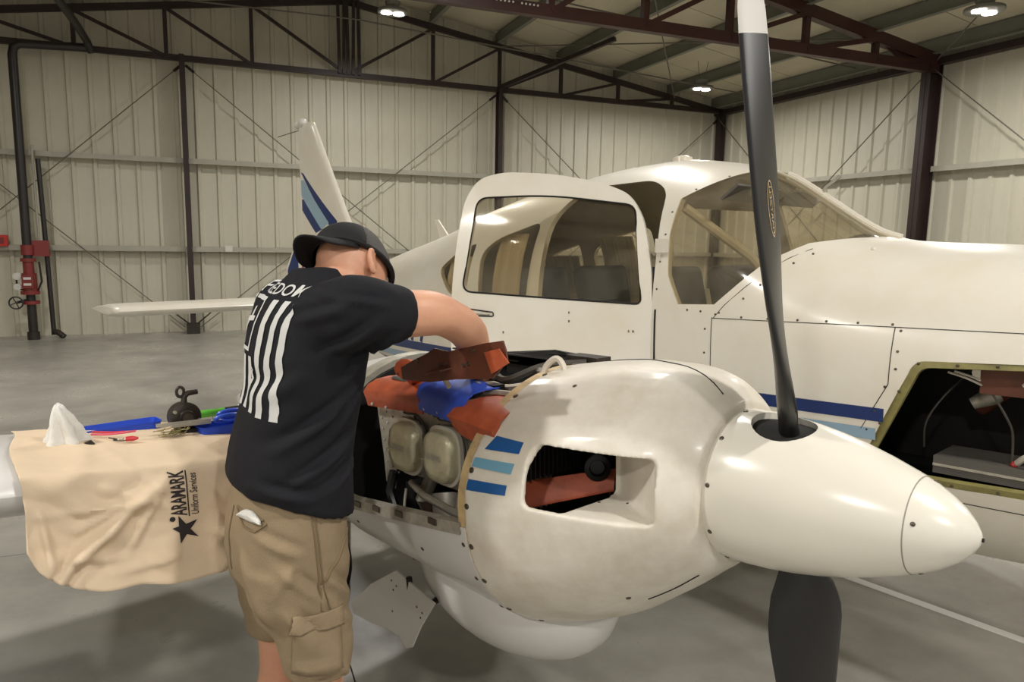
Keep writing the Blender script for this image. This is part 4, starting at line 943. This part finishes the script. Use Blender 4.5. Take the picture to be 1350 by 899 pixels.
def hand(P, D, N, T, curl=.5):
    """wrist point, direction of the fingers, palm normal, direction of the thumb side"""
    P = Vector(P); D = Vector(D).normalized(); T = Vector(T); T = (T-D*T.dot(D)).normalized(); N = D.cross(T)*(1 if D.cross(T).dot(Vector(N))>0 else -1)
    for k in (-1.5,-.5,.5,1.5): body.tube([P-D*.01+T*k*.012, P+D*.05+T*k*.018, P+D*.095+T*k*.02], [.016,.016,.012], 10)
    for k, L in ((1.5,.068),(.5,.078),(-.5,.073),(-1.5,.058)):
        p = P+D*.09+T*k*.021; pts = [p]; a = .15
        for fr_ in (.45,.32,.23):
            p = p + (D*math.cos(a)+N*math.sin(a))*L*fr_; pts.append(p); a += curl
        body.tube(pts, [.010,.0095,.0088,.0072], 8); body.ball(pts[-1], .0072, 8, 6)
    p = P+D*.025+T*.028; body.tube([p, p+D*.03+T*.022+N*.008, p+D*.055+T*.028+N*.018, p+D*.075+T*.024+N*.026], [.013,.0115,.0105,.008], 8); body.ball(p+D*.075+T*.024+N*.026, .008, 8, 6)
hand((.607,.057,1.28), (.7,.45,-.5), (.2,-.5,-.8), (.5,-.7,.2)); hand((.115,.40,1.135), (.95,.15,-.2), (0,0,-1), (-.1,-.9,.1), .12)
BD = body.build('body', M_skin, MAN); remesh(BD, .0062, 4, .5)
for s in (1,-1):
    e = MB().ball(hp(.075, s*.032, .006), .0135, 14, 10).build('eye', M_tip, MAN); MB().ball(hp(.0845, s*.032, .005), .0062, 10, 6).build('iris', M_ink, e)
def cloth_noise(o, amp, sc, st=(1,1,1), seed=0):
    me = o.data; NRM = [v.normal.copy() for v in me.vertices]
    for v in me.vertices:
        p = Vector((v.co.x*st[0], v.co.y*st[1], v.co.z*st[2]))*sc + Vector((seed,0,0))
        v.co += NRM[v.index]*amp*(noise.noise(p)+.5*noise.noise(p*2.1))
    me.update()
def crease(o, lines):
    me = o.data; NRM = [v.normal.copy() for v in me.vertices]
    for v in me.vertices:
        for a, b, w, h in lines:
            a_ = Vector(a); ab = Vector(b)-a_; t = max(0,min(1,(v.co-a_).dot(ab)/ab.length_squared)); d = (v.co-a_-ab*t).length
            if d < w*3: v.co += NRM[v.index]*h*1.8*math.exp(-(d/w)**2)*math.sin(PI*min(max(t,.02),.98))
    me.update()
def side_folds(o, lines):
    me = o.data; NRM = [v.normal.copy() for v in me.vertices]
    for v in me.vertices:
        if v.co.y > 0: continue
        p = Vector((v.co.x, v.co.z))
        for a, b, w, h in lines:
            a_ = Vector(a); ab = Vector(b)-a_; t = (p-a_).dot(ab)/ab.length_squared
            if t < 0 or t > 1: continue
            d = (p-a_-ab*t); k = ab.x*d.y-ab.y*d.x; d = d.length*(1 if k > 0 else -1)
            v.co += NRM[v.index]*h*1.5*(math.exp(-(d/w)**2)-.8*math.exp(-((d-1.9*w)/w)**2))*math.sin(PI*t)
    me.update()
# t-shirt
sh = MB()
sh.loft([oval((-.002,0,1.062),.140,.186,-.34), oval((-.002,0,1.09),.143,.186,-.30), oval((.004,0,1.16),.139,.18,-.15), oval((.018,0,1.24),.134,.178,-.05), oval((.036,0,1.33),.130,.19), oval((.047,0,1.42),.131,.208), oval((.053,0,1.49),.119,.215), oval((.06,0,1.535),.103,.20), oval((.069,0,1.572),.080,.155), oval((.082,0,1.603),.070,.092), oval((.090,0,1.620),.066,.074)])
slimb(sh, [(.055,-.14,1.515),(.085,-.195,1.525),(.118,-.22,1.528),(.160,-.230,1.522)], [.088,.088,.079,.072])
slimb(sh, [(.045,.14,1.505),(.055,.21,1.455),(.07,.27,1.395),(.08,.31,1.35)], [.085,.085,.076,.070])
SH = sh.build('t_shirt', M_shirt, MAN); remesh(SH, .008, 4, .5)
cloth_noise(SH, .008, 8, (1,1,.6)); crease(SH, [((.02,-.2,1.12),(.12,-.17,1.26),.012,.010),((.0,-.2,1.08),(.13,-.16,1.17),.010,.009),((.09,-.22,1.40),(.16,-.2,1.50),.010,.008),((.0,-.2,1.55),(.14,-.22,1.54),.010,.007),((-.05,-.12,1.55),(.08,-.22,1.49),.012,.007),((.06,-.2,1.3),(.13,-.15,1.42),.012,.008),((-.13,-.1,1.14),(-.02,-.18,1.09),.01,.008)])
side_folds(SH, [((-.10,1.20),(.10,1.34),.012,.010),((-.07,1.13),(.12,1.24),.010,.010),((-.02,1.10),(.13,1.16),.010,.008),((-.12,1.13),(.0,1.10),.010,.008),((.0,1.42),(.12,1.53),.010,.008),((.06,1.36),(.16,1.49),.010,.009),((.0,1.57),(.14,1.545),.008,.007),((-.04,1.50),(.06,1.56),.010,.007),((.04,1.24),(.14,1.38),.011,.008),((-.11,1.3),(-.02,1.4),.014,.006)])
BS = bvh_of(SH)
# sleeve and hem bands, collar
def band(o_pts, r, name, m): MB().tube(o_pts+[o_pts[0]], r, 6).build(name, m, SH)
MB().tube([Vector((.098,0,1.600))+Vector((.064*math.cos(t), .072*math.sin(t), -.010*math.cos(t))) for t in np.linspace(0,2*PI,33)], .0075, 8).build('collar', M_shirt, SH)
# print on the back
bk = lambda x,y: Vector((-1.0, -x, y)); DX = (1,0,0); pol = []
for i in range(7):
    x0 = -.16+.30*(2*i)/13; x1 = x0+.30/13; z1 = 1.545 if x0 > -.02 else 1.412
    n = 24; a = []; b = []
    for k in range(n+1):
        z = lerp(1.292+.02*noise.noise(Vector((i*3.1,0,0))), z1, k/n); w = .0022*noise.noise(Vector((i*5., z*60, 0)))
        a.append((x0+w, z)); b.append((x1-w*1.4, z))
    pol.append(strip2(a,b))
decal('flag_stripes', pol, bk, BS, DX, M_print, SH, .0022, 1)
cx0, cx1, cz0, cz1, bw = -.16, -.022, 1.422, 1.548, .009
decal('flag_canton', [quad([(cx0,cz0),(cx1,cz0),(cx1,cz0+bw),(cx0,cz0+bw)]), quad([(cx0,cz1-bw),(cx1,cz1-bw),(cx1,cz1),(cx0,cz1)]), quad([(cx0,cz0+bw),(cx0+bw,cz0+bw),(cx0+bw,cz1-bw),(cx0,cz1-bw)]), quad([(cx1-bw,cz0+bw),(cx1,cz0+bw),(cx1,cz1-bw),(cx1-bw,cz1-bw)]),
    quad([(-.10,1.46),(-.088,1.46),(-.06,1.495),(-.072,1.495)]), quad([(-.085,1.488),(-.04,1.492),(-.042,1.503),(-.087,1.50)]), quad([(-.066,1.495),(-.054,1.495),(-.062,1.525),(-.072,1.522)])], bk, BS, DX, M_print, SH, .0022, 2)
tx = text_poly('FREEDOM', .058, .0006, 'CENTER'); decal('back_lettering', [([(x*1.0-.01, 1.556+y*.62) for x,y in tx[0]], tx[1])], bk, BS, DX, M_print, SH, .0022, 1)
# shorts
so = MB()
so.loft([oval((-.002,0,1.13),.118,.160), oval((-.006,0,1.06),.130,.172), oval((-.014,0,.99),.139,.182), oval((-.016,0,.93),.139,.186), oval((-.014,0,.88),.130,.182), oval((-.01,0,.85),.11,.17)])
for s in (1,-1):
    kx = .0 if s > 0 else .016
    g = [oval((-.018,s*.088,.93),.125,.094), oval((-.014,s*.094,.84),.116,.092), oval((-.004+kx*.3,s*.104,.79),.100,.088), oval((kx*.7,s*.112,.73),.088,.082), oval((kx,s*.118,.655),.079,.078)]; so.loft(g)
SO = so.build('cargo_shorts', M_khaki, MAN); remesh(SO, .008, 5, .5)
cloth_noise(SO, .007, 9, (1,1,.7), 5)
crease(SO, [((-.15,-.06,1.0),(-.10,-.15,.80),.012,.008),((-.13,-.03,.92),(-.09,-.12,.74),.010,.008),((-.05,-.19,.97),(-.10,-.14,.86),.012,.007),((.06,-.19,.93),(.10,-.16,.80),.012,.008),((.05,-.2,.70),(.08,-.18,.62),.01,.006),((-.10,.1,.85),(-.08,.14,.70),.01,.007),((-.06,-.2,.75),(-.02,-.2,.64),.01,.007)])
side_folds(SO, [((-.10,.96),(.02,.84),.010,.007),((.0,.93),(.10,.82),.010,.007),((-.09,.86),(.0,.74),.012,.007),((-.13,1.02),(-.03,.97),.010,.006),((.03,.84),(.10,.76),.01,.006),((-.07,.72),(.05,.68),.009,.004)])
BO = bvh_of(SO)
def patch(name, poly, fn, dr, m, off, th, par, cuts=3):
    q = decal(name, [quad(poly)], fn, BO, dr, m, par, off, cuts)
    md = q.modifiers.new('s','SOLIDIFY'); md.thickness = th; md.offset = -1; return q
sd = lambda x,y: Vector((x,-1.0,y)); DY = (0,1,0)
patch('cargo_pocket', [(-.060,.695),(.045,.685),(.045,.80),(-.06,.81)], sd, DY, M_khaki, .009, .008, SO)
patch('pocket_flap', [(-.066,.80),(.052,.79),(.052,.83),(-.066,.84)], sd, DY, M_khaki, .012, .005, SO)
def line_on(name, pts, fn, dr, r=.0022, m=M_khaki2):
    o = []
    for i in range(len(pts)-1):
        for k in range(8):
            t = k/8; loc, nor = skin_hit(BO, fn(lerp(pts[i][0],pts[i+1][0],t), lerp(pts[i][1],pts[i+1][1],t)), dr)
            if loc: o.append(loc+nor*.001)
    if len(o) > 1: MB().tube(o, r, 5).build(name, m, SO)
line_on('side_seam', [(-.012,1.06),(.0,.90),(.02,.61)], sd, DY); line_on('side_seam', [(-.004,1.06),(.008,.90),(.028,.81)], sd, DY)
line_on('pocket_edge', [(.012,.905),(.05,.94),(.10,1.0)], sd, DY, .004); line_on('hammer_loop', [(.004,.895),(.006,.84),(.012,.815)], sd, DY, .006, M_khaki)
for z in (.672,.0):
    if z: line_on('hem_seam', [(-.03,z),(.085,z-.006)], sd, DY, .0018)
bkp = lambda x,y: Vector((-1.0,-x,y))
line_on('back_yoke', [(.0,1.06),(.0,.88)], bkp, DX, .002)
TD = Vector((.75,.66,0)).normalized(); TL = Vector((.66,-.75,0)).normalized(); TC = Vector((-.125,-.085,1.055))
line_on('pocket_welt', [(-.055,.012),(.055,.004)], lambda x,y: TC-TD*.5+TL*x+Vector((0,0,y-.004)), TD, .003)
line_on('pocket_welt', [(-.055,.010),(-.02,-.022),(.02,-.024),(.055,.002)], lambda x,y: TC-TD*.5+TL*x+Vector((0,0,y-.004)), TD, .003)
tm = MB(); rg = []
for j in range(7):
    row = []
    for i in range(12):
        x = -.038+.076*i/11; z = -.010+.026*j/6*math.sin(PI*(i+.6)/12.2)**.6
        loc, nor = skin_hit(BO, TC-TD*.5+TL*x+Vector((0,0,z)), TD)
        row.append(loc + nor*(.004+.008*math.sin(PI*j/6)+.003*noise.noise(Vector((i*.8,j*.7,2))))+Vector((0,0,.002*noise.noise(Vector((i*.9,j,7))))))
    rg.append(row)
tm.loft(rg, caps=False, wrap=False); ti = tm.build('tissue', M_rag, None); ti.matrix_world = Matrix.Translation(MP)@Matrix.Rotation(MA,4,'Z')
tag(ti, 'crumpled white tissue poking out of the back pocket of the khaki shorts', 'tissue'); md = ti.modifiers.new('s','SOLIDIFY'); md.thickness = .004
# cap, worn backwards: solid crown over the back of the head, mesh over the brow
def cap_part(name, a0, a1, m, sc=1.0):
    g = []
    for j in range(11):
        el = (j/10)*PI/2
        row = []
        for i in range(25):
            az = lerp(a0,a1,i/24); low = .022-.022*math.cos(az)
            zz = lerp(low, .135, math.sin(el)); k = math.cos(el)**.8
            row.append(hp((.108*k*math.cos(az)+.0)*sc, .0885*k*math.sin(az)*sc, zz))
        g.append(row)
    q = MB().loft(g, caps=False, wrap=False).build(name, m, CAP, True, 60); md = q.modifiers.new('s','SOLIDIFY'); md.thickness = .003; md.offset = -1; return q
CAP = MB().ball(hp(0,0,.136), .007, 10, 6).build('cap', M_cap, MAN)
cap_part('cap_crown', PI*.60, PI*1.40, M_cap, 1.01); cap_part('cap_mesh_panel', -PI*.60, PI*.60, M_mesh)
MB().tube([hp(.109*math.cos(t), .09*math.sin(t), .024-.022*math.cos(t)) for t in np.linspace(0,2*PI,49)], .006, 6).build('cap_band', M_cap, CAP)
g = []
for j in range(9):
    t = j/8; row = []
    for i in range(21):
        az = PI + lerp(-1.12,1.12,i/20); c_ = math.cos((az-PI)/1.12*PI/2)
        ext = .066*t*c_**.5
        rr = Vector((.108*math.cos(az), .0885*math.sin(az)))
        x = rr.x - ext*.98; y = rr.y*(1-.06*t)
        row.append(hp(x, y, .046 - .004*t - 6.8*y*y*(.25+.75*t*min(1,c_*2)) - .010*t*t))
    g.append(row)
bmq = MB().loft(g, caps=False, wrap=False).build('cap_brim', M_cap, CAP, True, 60); md = bmq.modifiers.new('s','SOLIDIFY'); md.thickness = .004
# shoes and socks
for y, x in ((-.125,.0),(.125,-.03)):
    s_ = MB().loft([[Vector((x+a, y+b*math.cos(t)*1.0-(a*.08 if y<0 else -a*.08), z0+ h*max(0,math.sin(t)) )) for t in np.linspace(0,2*PI,20,endpoint=False)] for a,b,z0,h in ((-.085,.03,.012,.05),(-.06,.044,.008,.09),(0,.046,.006,.10),(.06,.05,.006,.085),(.13,.052,.006,.06),(.185,.04,.008,.045),(.205,.02,.012,.03))]).build('shoe', M_shoe, MAN)
    MB().prism([(x-.09,y-.035,0),(x+.05,y-.052,0),(x+.15,y-.052,0),(x+.208,y-.02,0),(x+.208,y+.02,0),(x+.15,y+.052,0),(x+.05,y+.052,0),(x-.09,y+.035,0)], (0,0,.022)).build('shoe_sole', M_black, s_, False)
    MB().cyl((x-.0,y,.07),(x-.0,y,.17), .047, 16).build('sock', M_tip, MAN)

# ------------------------------------------------------------------ cloth over the wing's leading edge
def yt_w(x): return 5*.13*1.5*(.2969*math.sqrt(max(x,0))-.126*x-.3516*x*x+.2843*x**3-.1015*x**4)
def ule(r): return -.022+(r-2.95)*.09
def top_u(f, r): x = max(0,(-1.15-f)/1.5); return ule(r)+yt_w(x)-.165*x
FOLDS = [(2.97,-.07,2.72,-.09,.008,.016),(2.90,.0,2.70,-.11,.010,.016),(2.80,.03,2.66,-.12,.009,.016),(2.95,-.20,2.965,-.06,.008,.014),(2.90,-.12,2.80,-.09,.008,.016),(2.62,-.24,2.45,-.14,.010,.014),(2.79,-.19,2.72,-.08,.008,.014),(2.60,.02,2.50,-.06,.009,.014),(2.84,-.235,2.60,-.235,.012,.014),(2.94,-.17,2.80,-.21,.010,.012)]
g = []; NU, NV = 150, 100
def cloth_pt(r, v, hem):
    top = [(f, top_u(f,r)+.006) for f in (-1.66,-1.55,-1.45,-1.35,-1.27,-1.21,-1.175)]+[(-1.15,ule(r)+.035),(-1.137,ule(r)+.005),(-1.132,ule(r)-.03),(-1.128,lerp(ule(r)-.03,hem,.35)),(-1.118,lerp(ule(r)-.03,hem,.7)),(-1.105,hem)]
    L = [0]
    for i in range(1,len(top)): L.append(L[-1]+math.hypot(top[i][0]-top[i-1][0], top[i][1]-top[i-1][1]))
    s = v*L[-1]; return float(pchip(L,[p[0] for p in top],s)), float(pchip(L,[p[1] for p in top],s))
cv = []
for j in range(NU+1):
    t = j/NU; r = lerp(3.0, 2.28, t**1.1)
    hem = float(pchip([2.1,2.3,2.55,2.75,2.86,2.94,2.98,3.001], [-.335,-.325,-.312,-.288,-.262,-.228,-.19,-.135], r)) + .005*math.sin(t*23)
    row = []
    for i in range(NV+1):
        v = i/NV; f, u = cloth_pt(r, v, hem); drop_ = max(0, min(1,(ule(r)+.03-u)/.15)); 
        if f < -1.16: drop_ = 0
        rr = r - .055*max(0,(-1.15-f)/.5)*max(0,1-t/.3) - .008*math.sin(v*9)*max(0,1-t/.08)
        w = 1.5*.018*noise.noise(Vector((rr*6+u*7, u*6-rr*2, 1.7)))+.018*noise.noise(Vector((rr*13-u*11, u*9, 4)))+ .034*max(0,math.sin((rr*13+u*19)+3.5*noise.noise(Vector((rr*4,u*4,0)))))**6 + .028*max(0,math.sin((rr*9-u*24)+3*noise.noise(Vector((rr*5,u*3,7)))))**8
        for (ra,ua,rb,ub,ww,hh) in FOLDS:
            q0 = Vector((ra,ua)); qa = Vector((rb,ub))-q0; tt = max(0,min(1,(Vector((rr,u))-q0).dot(qa)/qa.length_squared)); dd = (Vector((rr,u))-q0-qa*tt).length
            if dd < 3*ww: w = abs(w)+hh*math.exp(-(dd/ww)**2)*(.35+.65*math.sin(PI*tt))
        w *= (1-.93*math.exp(-((rr-2.645)/.055)**4))
        k = .18+.82*drop_ if f > -1.22 else .16
        row.append(toworld(f+abs(w)*k*1.1, rr, u+(.0025+abs(w)*.12)))
    g.append(row)
CL = MB().loft(g, caps=False, wrap=False).build('wing_cloth', M_cloth, None, True, 80, fix=False)
tag(CL, 'tan shop cloth with printed lettering draped over the wing leading edge', 'cloth')
md = CL.modifiers.new('s','SOLIDIFY'); md.thickness = .003; md.offset = 0
BC = bvh_of(CL); dF = -Fv
def cfn(tx_, ty_): return toworld(-.4, 2.656+ty_, -.168+tx_+ .15*ty_)
tp = text_poly('ARAMARK', .056, .0012); w_ = max(p[0] for p in tp[0])
decal('cloth_lettering', [([(x*.112/w_+.030, y*.95) for x,y in tp[0]], tp[1])], cfn, BC, dF, M_ink, CL, .0035, 1)
tp = text_poly('Uniform Services', .026, .0002); w_ = max(p[0] for p in tp[0])
decal('cloth_lettering', [([(x*.105/w_+.030, y-.030) for x,y in tp[0]], tp[1])], cfn, BC, dF, M_ink, CL, .0035, 1)
decal('cloth_lettering', [quad([(.026,-.0075),(.142,-.0075),(.142,-.0045),(.026,-.0045)])], cfn, BC, dF, M_ink, CL, .0035, 3)
stp = []
for i in range(10):
    a = PI/2+i*PI/5; q = (.040 if i%2==0 else .015); stp.append((-.006+q*math.cos(a)*.95, .008+q*math.sin(a)))
stp[0] = (stp[0][0]+.004, stp[0][1]-.012)
dot = [(.022+.007*math.cos(t), .034+.007*math.sin(t)) for t in np.linspace(0,2*PI,12,endpoint=False)]
decal('cloth_star', [(stp+[(-.006,.008)], [(i,(i+1)%10,10) for i in range(10)]), quad(dot)], cfn, BC, dF, M_ink, CL, .0035, 1)

# ------------------------------------------------------------------ things lying on the cloth
def at(name, f, r, label, cat, rz=0, dz=0, group=None):
    e = empty(name, toworld(f, r, top_u(f,r)+.010+dz), (0,0,0), label, cat, group)
    e.rotation_euler = (PLROT@Matrix.Rotation(rz,3,'Z')).to_euler(); return e
# local axes there: x forward (towards the camera), y left (right in the picture), z up
rg = MB(); rows = []
for j in range(17):
    t = j/16; row = []
    for i in range(40):
        a = 2*PI*i/40; fold = 1+.30*math.sin(a*5+t*3)*(1-t*.5)+.15*noise.noise(Vector((math.cos(a)*1.5,math.sin(a)*1.5,t*2)))
        rad = .044*(1-t)**.6*(1.0 if t>.1 else 1.12)*fold+.004
        row.append((rad*math.cos(a)*.8+.008*t, rad*math.sin(a)*.82-.014*t*t, .103*t**.85+.006*noise.noise(Vector((a*2,t*5,1)))*(t>0)))
    rows.append(row)
e = at('shop_rag', -1.36, 2.865, 'crumpled white shop rag peaked like a tent on the left end of the cloth', 'rag')
rg.loft(rows).build('rag_cloth', M_rag, e, True, 80)
def tray(f, r, L, Wd, h, label, rz=0):
    e = at('parts_tray', f, r, label, 'tray', rz)
    out = rounded([(-Wd/2,-L/2),(Wd/2,-L/2),(Wd/2,L/2),(-Wd/2,L/2)], .015, 4); sc = lambda k, z: [(x*k if abs(x)>0 else 0, y*(1-(1-k)*Wd/L), z) for x,y in out]
    MB().loft([sc(.92,.0), sc(1.0,h), sc(1.05,h+.001), sc(1.05,h-.002), sc(.97,h-.002), sc(.88,.004)]).build('tray_shell', M_tray, e); return e
T1_ = tray(-1.52, 2.705, .21, .075, .028, 'long empty blue plastic tray behind the white rag')
T1_.location.z -= .012
T2_ = tray(-1.345, 2.478, .14, .08, .028, 'blue plastic tray holding tools next to the dark magneto and the man')
e = at('magneto', -1.375, 2.57, 'dark round magneto with a small fitting on top standing on the cloth', 'magneto')
MB().lathe([(-.03,.03),(-.028,.040),(.012,.042),(.016,.038),(.018,.022),(.030,.020),(.031,.010)], (0,0,.046), (1,0,0), 28).build('housing', M_cast, e)
MB().box((0,0,.006),(.05,.045,.014)).build('foot', M_cast, e)
MB().lathe([(.030,.014),(.033,.014),(.034,.005)], (0,0,.046), (1,0,0), 16).build('shaft', M_steel, e)
for y,z in ((-.034,.03),(.034,.035),(-.03,.065)): MB().cyl((.012,y,z),(.02,y,z), .005, 8).build('bolt', M_alu, e)
MB().tube([(0,0,.085),(0,.002,.103),(0,.012,.112),(0,.038,.113)], [.009,.008,.008,.007], 10).build('elbow_fitting', M_cast, e)
MB().tube([(0,-.008+.010*math.cos(t), .118+.014*math.sin(t)) for t in np.linspace(0,2*PI,17)], .0045, 6).build('clamp_ring', M_cast, e)
e = at('cotter_pin_pile', -1.335, 2.625, 'small loose pile of brass coloured cotter pins and safety wire before the magneto', 'pins'); random.seed(3)
q = MB()
for k in range(16):
    a = random.uniform(-.9,.9)+PI/2; c = Vector((random.uniform(-.012,.018), random.uniform(-.03,.03), .004+.002*k*.6)); d = Vector((math.cos(a),math.sin(a),random.uniform(-.1,.15)))*random.uniform(.012,.026)
    q.tube([c-d, c+d*.7, c+d+Vector((0,0,.006)), c+d*.6+Vector((.002,.003,.004))], .0013, 5)
pq = q.build('pins', M_olive, e); tag(pq, kind='stuff')
e = at('cutters', -1.335, 2.492, 'blue handled cutters lying on the tray of tools', 'cutters', 0, .03)
MB().bar((0,-.02,.012),(0,-.165,.018), .006, .009).build('blade', M_alu, e, False); MB().bar((0,-.02,.006),(.01,-.13,.012), .005, .008).build('blade', M_alu, e, False)
for x0,z0,yy in ((.008,.012,.045),(-.012,.02,.06)): MB().tube([(x0+.016*math.sin(t)*.5, yy-.02+.036*math.cos(t), z0+.011*math.sin(t)) for t in np.linspace(0,2*PI,21)], .0058, 8).build('handle', M_trayl, e)
MB().cyl((.004,-.01,.008),(.004,-.01,.022), .007, 10).build('pivot', M_bright, e)
e = at('screwdriver', -1.47, 2.455, 'screwdriver with a bright green handle and black grip behind the blue tray', 'screwdriver', 0, .024)
MB().lathe([(0,.004),(.004,.011),(.03,.012),(.06,.0105),(.075,.012),(.08,.011)], (0,-.05,.016), (0,1,0), 14).build('handle', M_green, e); MB().lathe([(.08,.011),(.13,.012),(.15,.009),(.151,.003)], (0,-.05,.016), (0,1,0), 14).build('grip', M_black, e)
MB().cyl((0,.10,.016),(0,.19,.016), .003, 8).build('shaft', M_bright, e); MB().cyl((0,-.05,.016),(0,-.075,.016), .004, 8).build('hanging_eye', M_green, e)
e = at('paper_scrap', -1.56, 2.34, 'folded white paper scrap behind the green screwdriver beside the man', 'paper', .3, .03)
MB().prism([(-.03,-.05,.0),(.03,-.05,.0),(.03,.05,.022),(-.03,.05,.022)], (0,0,.003)).build('sheet', M_rag, e, False)
e = at('test_lead', -1.35, 2.77, 'red and pink test lead with a small red clip lying beside the white rag', 'test lead')
wire([(-.05,-.03,.012),(-.02,.0,.012),(-.01,.035,.012),(-.02,.07,.01)], .003, M_pink, e, 'lead'); wire([(-.06,-.025,.016),(-.03,.01,.014),(-.02,.045,.012)], .003, M_clip, e, 'lead')
wire([(.0,.0,.006),(.02,.015,.004),(.025,.005,.004),(.05,.02,.004),(.045,.035,.004)], .0015, M_ink, e, 'lead')
MB().tube([(.045,.03,.006),(.05,.045,.006),(.052,.058,.005)], [.006,.007,.003], 8).build('clip', M_clip, e); MB().tube([(.04,.025,.006),(.032,.018,.006)], .003, 6).build('clip_jaw', M_alu, e)
e = at('metal_bracket', -1.32, 2.825, 'tiny dark metal bracket lying at the foot of the white rag', 'bracket'); MB().prism([(-.01,-.012,0),(.008,-.012,0),(.012,.014,0),(-.004,.01,.006)], (0,0,.003)).build('plate', M_cast, e, False)
